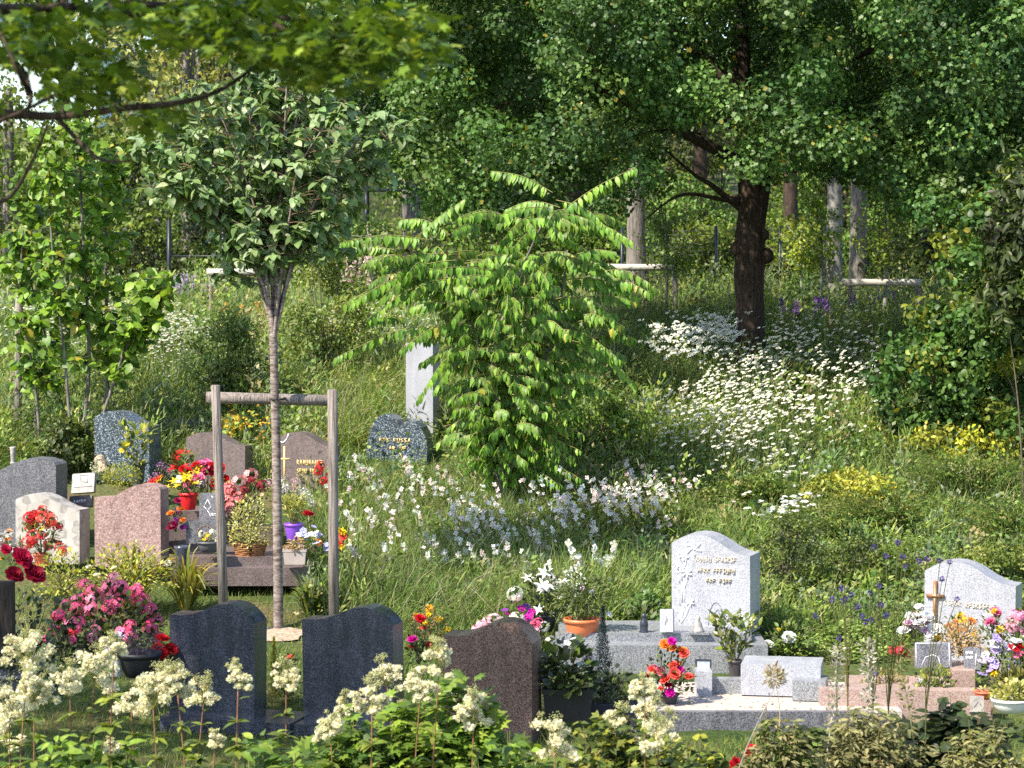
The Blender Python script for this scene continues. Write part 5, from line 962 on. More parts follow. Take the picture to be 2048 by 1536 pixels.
def sapling(label, px, D, yt, w, trunkw, nb, n, ls, cols, y0=None, mat=BARK_PL, name='sapling', tm=T_OVAL):
    g = XD(px, D); root = thing(name, label, 'sapling', g); tb = LB(); s = D / F; top = P(px, yt, D); tube(tb, curve([g - [0, 0, .1], (g + top) / 2 + [.03, 0, 0], top], 6), trunkw * s / 2, .006, (0.500, 0.500, 0.500), 8); part(root, 'trunk', tb, mat, smooth=True)
    bb = LB(); lb = LB()
    for k in range(nb):
        t = random.uniform(.42, .95); p = g + (top - g) * t; a = random.uniform(0, 6.28); L_ = w / 2 * s * random.uniform(.5, 1.1); e = p + np.array([math.cos(a) * L_, math.sin(a) * L_, L_ * random.uniform(.0, .9)]); c = curve([p, (p + e) / 2 + [0, 0, -.03], e], 4); tube(bb, c, .008, .003, (0.300, 0.280, 0.240), 5, False)
        m = n // nb; q = c[rng.integers(2, len(c), m)] + rdir(m) * .09; lb.add(tm, q, frames(nrm(rdir(m) + [0, 0, -.2]), nrm(rdir(m) * .5 + [-.2, -.3, .8])), ls * rng.uniform(.6, 1.2, m), pal(cols, m))
    part(root, 'branch', bb, STEM); part(root, 'leaves', lb, LEAF)
sapling('twiggy yellow-green sapling with pale stem inside the right-hand stake frame', 1768, 32.5, 350, 190, 11, 26, 1300, .065, [(0.220, 0.286, 0.036), (0.149, 0.220, 0.029)])
sapling('yellow-green sapling between the dark maple trunk and the pale trunk', 1640, 34, 390, 110, 8, 18, 900, .07, [(0.244, 0.331, 0.036), (0.161, 0.243, 0.029)])
sapling('bushy lime sapling low beside the right of the dark maple trunk', 1600, 36, 455, 130, 8, 18, 900, .07, [(0.338, 0.375, 0.036), (0.220, 0.299, 0.036)])
sapling('feathery green sapling between the two right-hand stake frames near the maple trunk', 1330, 33, 410, 150, 8, 22, 1300, .07, [(0.132, 0.184, 0.029), (0.149, 0.243, 0.036)], tm=T_NARROW)
sapling('small grey-stemmed sapling behind the left end of the compound leaves', 742, 34, 460, 120, 10, 12, 160, .06, GREENS, mat=BARK_GR)
def trunk_tree(label, px, D, wpx, ytop_vis, crown, mat=BARK_GR, nc=60, cw=2.6, cz=(4.6, 9.5), cols=[(0.115, 0.163, 0.029), (0.161, 0.216, 0.036), (0.086, 0.119, 0.025)], lean=0, ls=.12, per=70):
    g = XD(px, D); root = thing('woodland_tree', label, 'tree', g); tb = LB(); s = D / F; h_ = g[2] + cz[1] - 1
    tube(tb, curve([g - [0, 0, .2], g + [lean * .3, 0, 1.5], g + [lean, 0, 3.2], [g[0] + lean * 1.6, D, h_]], 6), np.interp(np.linspace(0, 1, 19), [0, .08, 1], [wpx * s * .62, wpx * s * .5, wpx * s * .2]), None, (0.500, 0.500, 0.500), 12, wob=.06); part(root, 'trunk', tb, mat, smooth=True)
    bb = LB(); cen = []
    while len(cen) < nc:
        q = rdir(1)[0] * random.random() ** .35; p = g + np.array([q[0] * cw, q[1] * cw, (cz[0] + cz[1]) / 2 + q[2] * (cz[1] - cz[0]) / 2])
        if noise3(p[None], 1.3)[0] > -.6: cen.append(p)
    cen = np.array(cen); 
    for p in cen[::8]: tube(bb, curve([[g[0] + lean, D, g[2] + cz[0] * .8], (p + g + [lean, 0, cz[0]]) / 2, p], 3), .05, .015, (0.500, 0.500, 0.500), 5, False)
    part(root, 'branch', bb, mat); lb = LB(); clumps(lb, cen, rng.uniform(.4, .8, nc), per, T_DIA, ls, cols); part(root, 'crown', lb, LEAF)
trunk_tree('tall tree with pale grey dappled trunk behind the twiggy sapling', 1668, 36, 36, 0, 0, BARK_PL, cz=(3.6, 9), nc=80)
trunk_tree('brown-trunked tree just right of the pale dappled trunk', 1716, 38, 40, 0, 0, BARK_GR, cz=(4, 9))
trunk_tree('dark-trunked tree seen small between the maple trunk and the pale trunk', 1580, 46, 34, 0, 0, BARK_DK, cz=(4.2, 9))
trunk_tree('grey-trunked tree behind the stake frame right of the compound-leaved tree', 1272, 36, 44, 0, 0, BARK_GR, cz=(3.3, 8.5))
trunk_tree('blue-grey trunked tree seen between the cherry crown and the compound leaves', 822, 46, 42, 0, 0, BARK_GR, cz=(3.4, 9.5), nc=90)
trunk_tree('leaning tree behind the top of the cherry crown', 560, 44, 30, 0, 0, BARK_DK, cz=(2.4, 9.5), cw=3.2, nc=110, cols=DARKG + MG)
trunk_tree('pale yellow-green flowering tree behind the overhanging maple bough', 375, 42, 26, 0, 0, BARK_GR, cz=(2.6, 7), cw=1.5, nc=46, cols=[(0.260, 0.252, 0.054), (0.300, 0.300, 0.080), (0.191, 0.184, 0.036)])
trunk_tree('dark woodland tree behind the slender tree at the left', 235, 48, 30, 0, 0, BARK_DK, cz=(.9, 4.6), cw=1.3, nc=34, cols=DARKG + MG)
trunk_tree('green woodland tree cut by the left edge', 20, 44, 30, 0, 0, BARK_GR, cz=(.8, 4.2), cw=2.0, nc=60, cols=MG)
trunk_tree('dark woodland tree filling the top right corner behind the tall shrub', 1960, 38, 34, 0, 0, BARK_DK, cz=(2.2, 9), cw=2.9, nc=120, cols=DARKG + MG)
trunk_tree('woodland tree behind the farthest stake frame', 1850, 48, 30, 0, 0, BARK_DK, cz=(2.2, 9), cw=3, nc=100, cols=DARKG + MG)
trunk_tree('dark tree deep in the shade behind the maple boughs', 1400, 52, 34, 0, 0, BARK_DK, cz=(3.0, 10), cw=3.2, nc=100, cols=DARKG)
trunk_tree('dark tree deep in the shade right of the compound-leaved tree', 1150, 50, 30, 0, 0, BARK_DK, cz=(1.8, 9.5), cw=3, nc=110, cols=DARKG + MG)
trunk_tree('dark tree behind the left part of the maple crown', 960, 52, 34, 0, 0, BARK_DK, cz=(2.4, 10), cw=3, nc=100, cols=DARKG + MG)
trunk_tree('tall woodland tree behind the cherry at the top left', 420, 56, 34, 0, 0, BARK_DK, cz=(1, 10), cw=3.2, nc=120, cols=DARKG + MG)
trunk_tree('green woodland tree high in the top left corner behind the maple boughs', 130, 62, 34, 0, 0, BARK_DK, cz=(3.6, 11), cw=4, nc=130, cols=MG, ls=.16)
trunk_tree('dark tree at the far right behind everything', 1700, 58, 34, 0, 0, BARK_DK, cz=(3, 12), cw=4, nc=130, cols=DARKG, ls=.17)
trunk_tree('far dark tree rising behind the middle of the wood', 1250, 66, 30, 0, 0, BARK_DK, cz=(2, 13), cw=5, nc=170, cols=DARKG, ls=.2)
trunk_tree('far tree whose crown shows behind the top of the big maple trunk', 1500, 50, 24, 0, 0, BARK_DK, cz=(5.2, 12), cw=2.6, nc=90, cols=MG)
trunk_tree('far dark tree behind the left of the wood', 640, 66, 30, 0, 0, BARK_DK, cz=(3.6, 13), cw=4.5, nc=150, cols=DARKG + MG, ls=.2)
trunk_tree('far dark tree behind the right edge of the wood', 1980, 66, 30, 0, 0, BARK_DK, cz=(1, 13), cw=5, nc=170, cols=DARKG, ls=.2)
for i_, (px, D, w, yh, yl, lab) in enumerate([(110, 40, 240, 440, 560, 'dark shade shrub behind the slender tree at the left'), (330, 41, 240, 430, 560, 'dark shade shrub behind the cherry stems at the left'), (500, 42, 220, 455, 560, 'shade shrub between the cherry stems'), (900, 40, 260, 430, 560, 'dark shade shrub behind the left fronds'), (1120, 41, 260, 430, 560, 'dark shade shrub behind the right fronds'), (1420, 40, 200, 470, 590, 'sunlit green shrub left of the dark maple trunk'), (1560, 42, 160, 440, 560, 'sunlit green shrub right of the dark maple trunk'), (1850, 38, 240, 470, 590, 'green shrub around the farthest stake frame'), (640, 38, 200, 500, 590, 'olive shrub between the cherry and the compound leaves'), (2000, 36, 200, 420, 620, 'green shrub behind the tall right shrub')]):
    bush_mass('shade_shrub', lab, 'shrub', D, px, yl, yh, w, 34, 60, T_DIA, .10, (DARKG + MG) if i_ not in (5, 6) else MG + [(0.206, 0.216, 0.036)], rad=(.25, .5))  # light put into the leaf colours: sunlit shrubs brighter, the rest darker
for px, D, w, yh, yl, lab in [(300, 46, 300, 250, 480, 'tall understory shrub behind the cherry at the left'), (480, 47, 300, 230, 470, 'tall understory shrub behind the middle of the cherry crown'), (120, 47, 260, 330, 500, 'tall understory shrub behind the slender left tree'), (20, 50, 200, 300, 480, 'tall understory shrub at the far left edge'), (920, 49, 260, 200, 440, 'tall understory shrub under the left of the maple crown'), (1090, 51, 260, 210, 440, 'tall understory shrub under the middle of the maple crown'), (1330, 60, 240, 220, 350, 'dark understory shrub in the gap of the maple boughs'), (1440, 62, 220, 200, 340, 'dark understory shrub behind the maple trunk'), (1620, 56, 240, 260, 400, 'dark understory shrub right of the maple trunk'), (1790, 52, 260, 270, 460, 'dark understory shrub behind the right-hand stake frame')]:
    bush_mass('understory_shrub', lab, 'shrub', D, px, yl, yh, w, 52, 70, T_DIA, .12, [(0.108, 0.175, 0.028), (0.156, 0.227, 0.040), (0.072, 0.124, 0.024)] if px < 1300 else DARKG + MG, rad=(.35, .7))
for px, D, w, yh, yl, lab in [(700, 43, 170, 455, 560, 'sunlit pale green bush between the far rail fence and the pinkish plumes'), (1010, 38, 240, 400, 540, 'mid green bush showing above the compound-leaved tree'), (1190, 38, 190, 420, 560, 'mid green bush beside the grey trunk at the stake frame'), (1370, 44, 170, 360, 500, 'sunlit bush under the lowest maple bough'), (1600, 50, 140, 350, 470, 'lit bush between the far dark trunk and the pale trunk'), (1745, 42, 150, 400, 540, 'leafy bush behind the twiggy sapling'), (1850, 44, 200, 360, 480, 'leafy bush over the farthest stake frame'), (400, 42, 200, 400, 540, 'lit olive bush behind the lower left of the cherry crown'), (200, 44, 220, 380, 540, 'olive bush behind the stems of the slender left tree')]:
    bush_mass('woodland_bush', lab, 'shrub', D, px, yl, yh, w, 40, 80, T_DIA, .085, [(.13, .21, .04), (.18, .27, .05), (.08, .15, .03)], rad=(.22, .42))
# far side: white building glimpsed at the top left, fence with black posts, lawn beyond
wb = thing('white_building', 'pale cyan-white building glimpsed through leaves at the top left', 'building', (-24, 100, float(gz(-24, 100)))); z_ = float(gz(-24, 100))
CY = mat_plain('pale_cyan_wall', (0.620, 0.760, 0.780), .6, .04, 1)
box('wall', CY, -4, 7, 0, 6, -2, 7.5, wb, .02); box('roof', mat_plain('grey_roof', (0.300, 0.320, 0.340), .6), -4.4, 7.4, -.4, 6.4, 7.503, 7.9, wb, .02)
for k in range(4): box('window', mat_plain('window_glass', (0.100, 0.160, 0.200), .15), -3 + k * 2.5, -1.6 + k * 2.5, -.03, -.004, 4, 6, wb, 0)
BK = mat_plain('black_metal', (0.015, 0.018, 0.025), .4); 
def fence(label, posts, D, yt, rail_y, mat=BK, wpx=9, name='fence', rr=.03):
    r = thing(name, label, 'fence', XD(posts[0], D)); base = np.array(r.location)
    for x in posts:
        b = XD(x, D); t = P(x, yt, D); lb = LB(); s = wpx * D / F / 2; tube(lb, [b - [0, 0, .2], t], s, s, (0.500, 0.500, 0.500), 4); part(r, 'post', lb, mat)
    for y in rail_y:
        lb = LB(); tube(lb, [P(posts[0], y, D), P(posts[-1], y, D)], rr, rr, (0.500, 0.500, 0.500), 6); part(r, 'rail', lb, mat)
    return r
fence('black metal fence posts in the shade left of the cherry crown', (338, 446, 560), 37.5, 440, (512,), rr=.01)
fence('black rail fence with a dark post before the far lawn', (600, 733, 900), 48, 372, (381,), wpx=11)
fence('thin dark wire fence posts left of the maple trunk', (1244, 1432, 1560, 1650), 37, 452, (462, 470, 478, 486, 494, 502, 510), wpx=7, rr=.004)
lbw = LB()

# ================================================================== MEADOW (masses nobody could count) AND FLOWERS
# bare soil ring and lawn
def scatter(n, pxr, Dr, power=1.0):
    u = rng.uniform(0, 1, n); D = Dr[0] + (Dr[1] - Dr[0]) * u ** power; px = rng.uniform(pxr[0], pxr[1], n); z = np.interp(D, _yy, _zz); x = (px - 1024) / F * (D * ct - (z - H) * st); return np.stack([x, D, gz(x, D)], 1)
def pix(p):
    dep = p[:, 1] * ct - (p[:, 2] - H) * st; return 1024 + F * p[:, 0] / dep, 768 - F * ((p[:, 2] - H) * ct + p[:, 1] * st) / dep
GRAVE_ZONES = [(-60, 700, 1125, 1262, 0), ]
def keep_meadow(p):
    px, py = pix(p); k = np.ones(len(p), bool)
    left = np.interp(px, [-100, 588, 604, 1100, 1120, 1540, 1560, 1780, 2200], [940, 990, 1240, 1255, 1255, 1262, 1330, 1290, 1235]); k &= py < left
    k &= ~((px > 540) & (px < 612) & (py > 985)); return k
p = scatter(115000, (-120, 2170), (20.6, 37), 1.15); p = p[keep_meadow(p)]
px, py = pix(p); hn = .5 + .5 * np.sin(p[:, 0] * 2.1 + 2 * np.sin(p[:, 1] * 1.3)) * np.cos(p[:, 1] * 1.7 + p[:, 0]); hn = np.clip(hn, 0, 1)
nearst = (px > 640) & (px < 940) & (py > 905) & (py < 1010)
hgt = np.where(nearst, .35, 1.) * (.20 + .34 * hn) * rng.uniform(.55, 1.3, len(p)) * np.where((px > 1540) & (py > 1060), .6, 1)
cA = pal([(.25, .33, .08), (.20, .29, .065), (.33, .37, .13)], len(p)); cB = pal([(0.138, 0.212, 0.053), (0.103, 0.170, 0.043), (0.185, 0.265, 0.080)], len(p)); cC = pal([(0.480, 0.430, 0.240), (0.380, 0.360, 0.170), (0.340, 0.310, 0.150)], len(p))
sel = .5 + .5 * np.sin(p[:, 0] * 1.3 - p[:, 1] * .8 + 1.5 * np.sin(p[:, 1] * 2.0)); rr_ = rng.random(len(p)); c = np.where((rr_ < sel * .75)[:, None], cA, cB); c = np.where((rng.random(len(p)) < .07 + .08 * (hn > .7))[:, None], cC, c)
lb = LB(); blades(lb, p, hgt, rng.uniform(.006, .012, len(p)), c, (.22, -.05), .50, T_GRASS); stuff('meadow_grass', lb, GRASS, 'long wind-blown meadow grass over the slope')
# broad herb leaves among the grass
p = scatter(42000, (-120, 2170), (20.6, 40), 1.1); p = p[keep_meadow(p)]; n = len(p); px, py = pix(p)
q = p + np.stack([np.zeros(n), np.zeros(n), rng.uniform(.03, .38, n)], 1); a = rng.uniform(0, 6.28, n); d = nrm(np.stack([np.cos(a), np.sin(a), rng.uniform(-.1, .9, n)], 1))
lb = LB(); lb.add(T_DIA, q, frames(d, nrm(np.array([[0, -.2, 1.]]) + .5 * rdir(n))), rng.uniform(.03, .075, n), pal([(0.126, 0.201, 0.048), (0.185, 0.265, 0.062), (0.090, 0.148, 0.039), (0.267, 0.318, 0.098)], n)); stuff('meadow_herbs', lb, LEAF, 'mixed leafy herbs among the meadow grass')
# leafy herb mounds of many shades
p = scatter(4300, (-120, 2170), (20.8, 37), 1.2); p = p[keep_meadow(p)]; px, py = pix(p); p = p[~((px > 650) & (px < 940) & (py > 890) & (py < 1010))]; m = len(p); k = 46
rad = rng.uniform(.09, .24, m); hh = rng.uniform(.14, .62, m) * np.where(pix(p)[1] > 1040, .62, 1.1) + np.where((pix(p)[1] < 960) & (np.sin(p[:, 0] * 2.3 + 1.4 * np.sin(p[:, 1] * 1.9)) > .35) & ~((pix(p)[0] > 640) & (pix(p)[0] < 930)), .26, 0); base = pal([(.13, .20, .035), (.19, .27, .045), (.08, .15, .025), (.27, .32, .07), (.16, .2, .10), (.10, .18, .05), (.30, .27, .12), (.12, .17, .09)], m, .15)
u = rdir(m * k); u[:, 2] = np.abs(u[:, 2]); q = np.repeat(p, k, 0) + u * rng.uniform(.3, 1, (m * k, 1)) ** .5 * np.stack([np.repeat(rad, k), np.repeat(rad, k), np.repeat(hh, k)], 1); n = m * k
wid_ = rng.random(m) < .5; wid_ = np.repeat(wid_, k); d = nrm(u * [1, 1, .6] + rdir(n) * .5 + [.15, 0, .35]); nn = nrm(u * .4 + [-.2, -.3, .8] + .4 * rdir(n)); cc = np.clip(np.repeat(base, k, 0) * rng.uniform(.7, 1.3, (n, 1)), .002, .8); sz = rng.uniform(.035, .08, n)
lb = LB(); lb.add(T_DIA, q[wid_], frames(d, nn)[wid_], sz[wid_], cc[wid_]); lb.add(T_GRASS, q[~wid_], frames(d, nn)[~wid_], np.stack([sz * .25, sz * 1.6, sz], 1)[~wid_], cc[~wid_]); stuff('leafy_herb_mounds', lb, LEAF, 'leafy green herb mounds in many shades over the meadow')
# leafy ground cover low right
p = scatter(34000, (1480, 2170), (19.9, 24), 1.0); px, py = pix(p); p = p[((py < 1320) | (px < 1800)) & ((px > 1545) | (py < 1060)) & (py < 1330)]; p = p[~((pix(p)[0] > 1790) & (pix(p)[1] > 1250))]; n = len(p)
q = p + np.stack([np.zeros(n), np.zeros(n), rng.uniform(.01, .22, n) * (.5 + .5 * np.sin(p[:, 0] * 6) * np.sin(p[:, 1] * 7)) + .03], 1); a = rng.uniform(0, 6.28, n); d = nrm(np.stack([np.cos(a), np.sin(a), rng.uniform(-.1, .6, n)], 1))
lb = LB(); lb.add(T_DIA, q, frames(d, nrm(np.array([[-.1, -.3, 1.]]) + .5 * rdir(n))), rng.uniform(.022, .05, n), pal([(0.138, 0.223, 0.043), (0.196, 0.286, 0.057), (0.090, 0.148, 0.035), (0.291, 0.350, 0.098)], n)); stuff('ground_cover', lb, LEAF, 'low leafy ground cover behind the two pale headstones')
# shade-side hill: woodland floor cover
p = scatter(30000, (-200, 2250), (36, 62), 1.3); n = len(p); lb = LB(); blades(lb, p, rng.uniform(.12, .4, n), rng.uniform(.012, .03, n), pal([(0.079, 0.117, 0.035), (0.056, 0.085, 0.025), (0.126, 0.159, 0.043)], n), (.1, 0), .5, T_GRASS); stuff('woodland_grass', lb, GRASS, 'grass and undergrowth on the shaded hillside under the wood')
# lawn around and behind the front graves
p = scatter(76000, (-60, 2110), (13.5, 22.2), 1.0); px, py = pix(p); k = (py > np.where(px < 1120, 1175, 1330)) & ~((px > 1260) & (px < 1740) & (py > 1330) & (py < 1480)); k &= ~((px > 1640) & (py < 1440)); k &= ~(((px - 556) / 60) ** 2 + ((py - 1272) / 16) ** 2 < 1); p = p[k]; n = len(p)
lb = LB(); blades(lb, p, rng.uniform(.03, .085, n), rng.uniform(.004, .007, n), pal([(0.185, 0.233, 0.048), (0.138, 0.191, 0.043), (0.280, 0.280, 0.110)], n, .2, [.5, .35, .15]), (.05, 0), .4, T_GRASS); stuff('lawn_grass', lb, GRASS, 'short lawn grass between the graves')
p = scatter(5200, (-60, 1100), (19.4, 21.9), 1.0); px, py = pix(p); p = p[(px > 700) | (py < 1200) & (px < 420)]; n = len(p)
lb = LB(); blades(lb, p, rng.uniform(.12, .38, n), rng.uniform(.006, .011, n), pal([(0.126, 0.212, 0.048), (0.103, 0.159, 0.043), (0.221, 0.286, 0.080)], n), (.2, 0), .4, T_BLADE); stuff('rank_grass', lb, GRASS, 'taller rank grass at the edge of the grave rows')
# wind-leaning grass patch right of the stake
p = scatter(7500, (690, 1110), (20.9, 24.5), 1.0); n = len(p); lb = LB(); blades(lb, p, rng.uniform(.3, .62, n), rng.uniform(.005, .009, n), pal([(0.162, 0.254, 0.062), (0.232, 0.318, 0.080), (0.366, 0.340, 0.215)], n), (.55, 0), .3, T_BLADE2); stuff('leaning_grass', lb, GRASS, 'tall green grass leaning to the right beside the right tree stake')
p = scatter(4200, (640, 1010), (26.3, 29), 1.0); px, py = pix(p); p = p[(px < 715) | (px > 900) | (p[:, 1] > 27)]; n = len(p); lb = LB(); blades(lb, p, rng.uniform(.35, .7, n), rng.uniform(.006, .01, n), pal([(0.196, 0.286, 0.062), (0.267, 0.350, 0.089), (0.411, 0.370, 0.242)], n), (.5, 0), .3, T_BLADE2); stuff('leaning_grass', lb, GRASS, 'tall pale grass leaning right around the heart-shaped headstone')
# white flower masses
def flower_mass(name, label, polys, n, hr, sz, cols, tm, cluster=1, cr=.02, stem=(0.126, 0.170, 0.053), facing_=(0, -.2, 1), flat=.3):
    P_ = []
    for (x0, x1, y0, y1, wt) in polys:
        D0, D1 = Dg(y1), Dg(y0); m = int(n * wt); q = scatter(m * 2, (x0, x1), (D0, D1), 1.0); cx, cy = (x0 + x1) / 2, (y0 + y1) / 2; px, py = pix(q)
        e = ((px - cx) / (x1 - x0) * 2) ** 2 + ((py - cy) / (y1 - y0) * 2) ** 2; q = q[(e < rng.uniform(.4, 1.1, len(q))) & (np.sin(q[:, 0] * 5.1 + 2 * np.sin(q[:, 1] * 3.3)) + rng.normal(0, .5, len(q)) > -.45)][:m]; P_.append(q)
    p = np.concatenate(P_); m = len(p); h = rng.uniform(hr[0], hr[1], m); lean = np.stack([rng.normal(.14, .12, m) * h, rng.normal(0, .1, m) * h, h], 1); t = p + lean
    lb = LB(); blades(lb, p, h * 1.04, np.full(m, .004), pal([stem], m), (.2, 0), .1, T_BLADE2) if 0 else None
    M = frames(lean / np.linalg.norm(lean, axis=1, keepdims=True), nrm(rng.normal(size=(m, 3)))); lb.add(T_BLADE, p, M, np.stack([np.full(m, .005), np.linalg.norm(lean, axis=1), np.zeros(m) + .01], 1), pal([stem], m))
    fl = LB(); k = cluster; off_ = rdir(m * k) * np.array([1, 1, .35]) * cr * rng.uniform(.2, 1, (m * k, 1)) * np.repeat(rng.uniform(.6, 1.15, (m, 1)), k, 0); off_[:, 2] += off_[:, 0] * .35 * np.repeat(rng.uniform(0, 1.6, m), k); pos = np.repeat(t, k, 0) + off_; nn = nrm(np.array([facing_]) + flat * rdir(m * k)); fl.add(tm, pos, frames(nrm(np.cross(nn, rdir(m * k))), nn), sz * rng.uniform(.7, 1.2, m * k), pal(cols, m * k, .08))
    o = stuff(name, fl, PETAL, label, 'wildflowers'); put('stem', lb.mesh('stem', STEM), o); return o
T_FLX = tmpl([(0, 0, 0), (1, -.3, .05), (1, .35, .1), (.2, 1, .1), (-.5, .9, .05), (-1, .2, .1), (-.9, -.5, .05), (-.2, -1, .1), (.5, -.9, .05)], [(0, i + 1, (i + 1) % 8 + 1) for i in range(8)])
WH = [(0.740, 0.750, 0.700), (0.800, 0.800, 0.780), (0.620, 0.630, 0.520)]
flower_mass('yarrow_flowers', 'drift of white yarrow in the middle of the right slope', [(1440, 1780, 770, 930, .30), (1290, 1540, 900, 1030, .34), (1450, 1740, 735, 840, .18), (1360, 1540, 820, 980, .34), (1480, 1700, 900, 1000, .12)], 1250, (.36, .9), .0075, [(0.780, 0.770, 0.680), (0.700, 0.690, 0.580), (0.560, 0.560, 0.420)], T_FLX, 12, .030, facing_=(-.35, -.6, .8), flat=.4)
flower_mass('ox_eye_daisies', 'white daisy patch left of the dark maple trunk', [(1275, 1480, 735, 800, 1.)], 360, (.4, .75), .0105, WH + [(0.600, 0.620, 0.480)], T_FLX, 9, .06, facing_=(-.3, -.8, .6))
flower_mass('small_white_flowers', 'pale flower haze in the meadow behind the slender tree at the left', [(-20, 420, 660, 780, .5), (560, 860, 670, 760, .16), (240, 420, 690, 790, .25)], 1300, (.3, .55), .016, [(0.620, 0.620, 0.520), (0.500, 0.520, 0.400)], T_FLX, 3, .05)
flower_mass('small_white_flowers', 'small white flowers dotted below the broom bushes and behind the pale headstone', [(1420, 1640, 1050, 1090, .4), (1240, 1330, 1010, 1060, .2), (1480, 1660, 960, 1020, .25)], 160, (.25, .4), .02, WH, T_FLX, 4, .05)
flower_mass('white_flowers_under_shrub', 'white flowers peeping between the right-hand shrubs', [(1740, 2048, 800, 850, 1)], 90, (.5, .75), .022, WH, T_FLX, 4, .05)
flower_mass('yellow_flowers', 'orange and yellow flowers behind the two mauve headstones', [(440, 560, 840, 940, 1)], 80, (.2, .45), .014, [(0.800, 0.500, 0.040), (0.700, 0.550, 0.080), (0.750, 0.300, 0.040)], T_FLX, 3, .05)
flower_mass('grass_plumes', 'pinkish feathery grass plumes at the left of the stake frame near the maple', [(1200, 1350, 660, 720, 1)], 700, (.55, .9), .012, [(0.420, 0.270, 0.220), (0.360, 0.250, 0.170)], T_DIA2, 9, .07)
flower_mass('grass_plumes', 'tan grass seed heads under the right-hand stake frame', [(1600, 1900, 680, 760, 1), (840, 1000, 760, 900, .2)], 620, (.4, .75), .011, [(0.400, 0.340, 0.180), (0.360, 0.300, 0.140)], T_DIA2, 8, .06)
# countable perennials: gaura clumps, verbena, lilies, fireweed
def gaura(px, py, n, h, label, w=60, cols=WH, lean=-.45, name='gaura', cat='gaura', grp='white gaura clumps in the meadow', nf=6, fs=.026, scol=(0.220, 0.170, 0.070)):
    g = G(px, py); D = g[1]; s = D / F; root = thing(name, label, cat, g, grp); sb = LB(); fb = LB(); lb = LB()
    for k in range(n):
        b = g + np.array([random.uniform(-1, 1) * w * s / 2, random.uniform(-.2, .2), 0]); L_ = h * random.uniform(.6, 1.1); e = b + np.array([lean * L_ * random.uniform(.3, 1.3) + random.gauss(0, .05), random.gauss(0, .06), L_ * .9]); c = curve([b, (b + e) / 2 + np.array([0, 0, .04 * L_]), e], 5); tube(sb, c, .0028, .0014, scol, 4, False)
        m = nf; q = c[rng.integers(int(len(c) * .72), len(c), m)] + rdir(m) * .014; nn = nrm(rdir(m) + [-.2, -.8, .3]); fb.add(T_FL4, q, frames(nrm(np.cross(nn, rdir(m))), nn), fs * rng.uniform(.7, 1.2, m), pal(cols, m, .08))
    m = n * 9; q = g + np.stack([rng.uniform(-1, 1, m) * w * s * .6, rng.normal(0, .12, m), rng.uniform(.02, h * .55, m)], 1); lb.add(T_NARROW, q, frames(nrm(rdir(m) + [.2, 0, .5]), rdir(m)), rng.uniform(.05, .1, m), pal(GREENS + LIME[2:], m))
    part(root, 'stem', sb, STEM); part(root, 'foliage', lb, LEAF); part(root, 'flower', fb, PETAL); return root
ROWS = [('top', 1075, 900), ('second', 1108, 1100), ('third', 1145, 1100), ('lowest', 1188, 1000)]
COLS = [(725, 'just right of the right tree stake'), (795, 'a little right of the right tree stake'), (865, 'below the heart-shaped headstone'), (935, 'left below the compound-leaved tree'), (1000, 'straight below the compound-leaved tree'), (1065, 'right below the compound-leaved tree'), (1130, 'above the terracotta bowl'), (1195, 'above the dwarf conifer'), (1265, 'left of the lily-etched headstone'), (1325, 'at the left shoulder of the lily-etched headstone')]
for ri, (rn, ry, _) in enumerate(ROWS):
    for ci, (cx_, cn) in enumerate(COLS):
        if ri == 0 and 3 < ci < 7: continue
        if ri == 3 and ci > 5 or (ri == 2 and ci > 7): continue
        dens = [4, 5, 6, 8, 10, 10, 10, 11, 10, 9][ci] + [2, 1, -2, -3][ri]
        gaura(cx_ + random.uniform(-18, 18), ry + random.uniform(-14, 14), max(3, dens), random.uniform(.45, .78), f'white gaura clump in the {rn} row {cn}', 76, WH + [(0.750, 0.600, 0.600)])
for k, (x, y, wh) in enumerate([(745, 1000, 'under the left lobe of the heart-shaped headstone'), (800, 1020, 'under the middle of the heart-shaped headstone'), (860, 1000, 'under the pale stone pillar'), (900, 1035, 'between the pillar and the compound-leaved tree'), (1290, 1015, 'at the left end of the white yarrow drift'), (1380, 1040, 'under the white yarrow drift')]):
    gaura(x, y, 7, .5, 'sparse gaura with pinkish buds ' + wh, 70, WH + [(0.750, 0.500, 0.500)], -.5)
gaura(1130, 1240, 10, .55, 'big-flowered white phlox clump between the conifer and the lily-etched headstone', 70, WH, -.1, 'white_phlox', 'phlox', None, 9, .035)
gaura(1180, 1190, 9, .5, 'big-flowered white phlox clump above the terracotta bowl', 80, WH, -.1, 'white_phlox', 'phlox', None, 9, .034)
gaura(1600, 680, 16, .6, 'violet verbena left of the pale dappled trunk', 110, [(0.300, 0.160, 0.500), (0.240, 0.120, 0.420)], 0, 'verbena', 'verbena', None, 10, .028)
gaura(1745, 660, 14, .6, 'violet verbena under the right-hand stake frame', 100, [(0.300, 0.160, 0.500), (0.240, 0.120, 0.420)], 0, 'verbena', 'verbena', None, 8, .026)
gaura(370, 625, 16, .6, 'lilac flowers left of the pale-railed stake frame at the left', 90, [(0.420, 0.300, 0.620), (0.500, 0.400, 0.660)], 0, 'lilac_flowers', 'lilac flowers', None, 10, .032)
gaura(490, 660, 12, .35, 'orange day lilies behind the cherry trunk', 90, [(0.850, 0.380, 0.060), (0.850, 0.500, 0.150)], 0, 'orange_lily', 'day lilies', None, 3, .05)
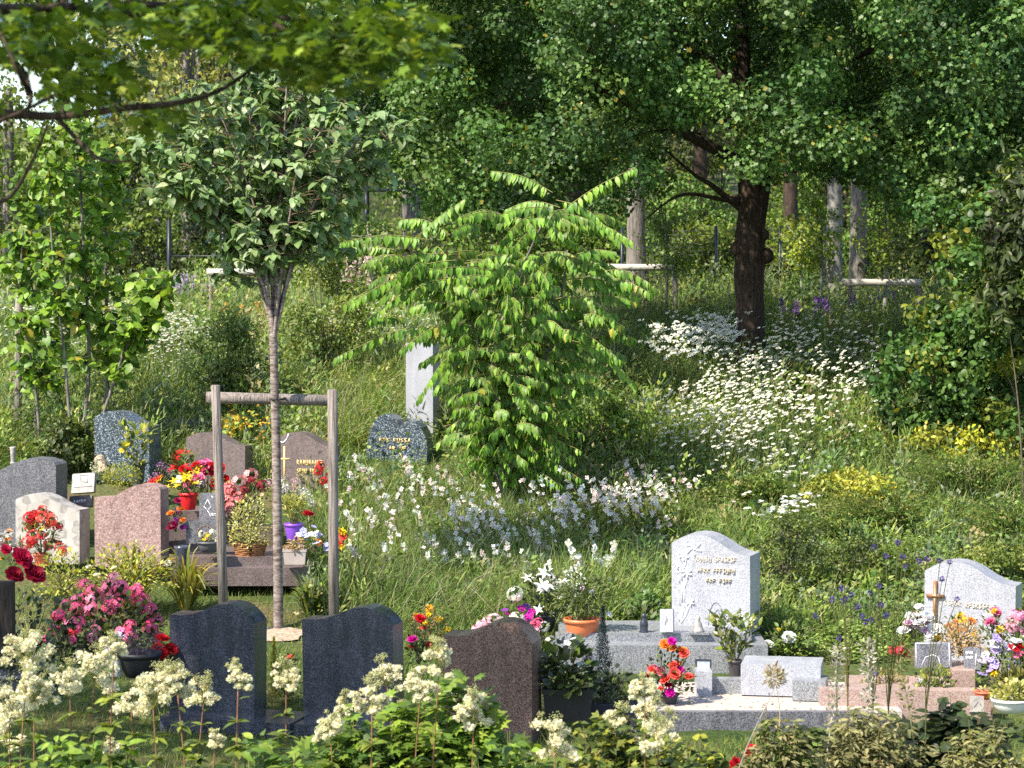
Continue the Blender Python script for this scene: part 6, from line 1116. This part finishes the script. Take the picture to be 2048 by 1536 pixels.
gaura(715, 640, 18, .85, 'pink-white feathery plumes left of the compound leaves', 50, [(0.660, 0.480, 0.440), (0.700, 0.600, 0.550)], 0, 'fireweed', 'fireweed', None, 26, .025)
gaura(1385, 650, 5, .45, 'single orange flowers beside the stake frame near the maple', 40, [(0.850, 0.400, 0.030)], 0, 'orange_flower', 'orange flowers', None, 2, .04)
gaura(458, 905, 16, .42, 'yellow flower spire beside the left tree stake', 40, [(0.750, 0.550, 0.060), (0.600, 0.500, 0.100)], 0, 'yellow_flower_spire', 'yellow flowers', None, 14, .03)
gaura(420, 620, 14, .5, 'pale pink flowers behind the left stake frame rail', 120, [(0.700, 0.500, 0.500), (0.700, 0.620, 0.600)], 0, 'pink_flowers', 'pink flowers', None, 7, .03)
# soil patch round the young tree
sl = LB(); a = np.linspace(0, 6.2832, 25)[:-1]; g = G(556, 1272); V = [g + [0, 0, .035]] + [np.array([g[0] + math.cos(t) * (.24 + .04 * math.sin(5 * t)), g[1] + math.sin(t) * .22, float(gz(g[0], g[1] + math.sin(t) * .22)) + .018]) for t in a]
sl.raw(V, [(0, i + 1, (i + 1) % 24 + 1) for i in range(24)], (0.400, 0.300, 0.220)); props(part(None, 'soil', sl, mat_plain('pale_soil', (0.340, 0.270, 0.200), .95, .4, 30, .1, .6), smooth=True), kind='structure')

# fallen petals, twigs and dry leaves on the gravel and slabs
p = np.stack([rng.uniform(.8, 2.9, 260), rng.uniform(18.1, 19.4, 260), np.zeros(260)], 1); p[:, 2] = float(gz(1.72, 18.9)) + .089; lb = LB(); a = rng.uniform(0, 6.28, 260); lb.add(T_DIA2, p, frames(np.stack([np.cos(a), np.sin(a), 0 * a], 1), np.array([[0, 0, 1.]]) + .15 * rdir(260)), rng.uniform(.01, .035, 260), pal([(0.300, 0.200, 0.100), (0.210, 0.220, 0.051), (0.500, 0.300, 0.250), (0.160, 0.100, 0.050)], 260)); stuff('leaf_litter', lb, MATTE, 'dry leaves and fallen petals scattered on the cream gravel')
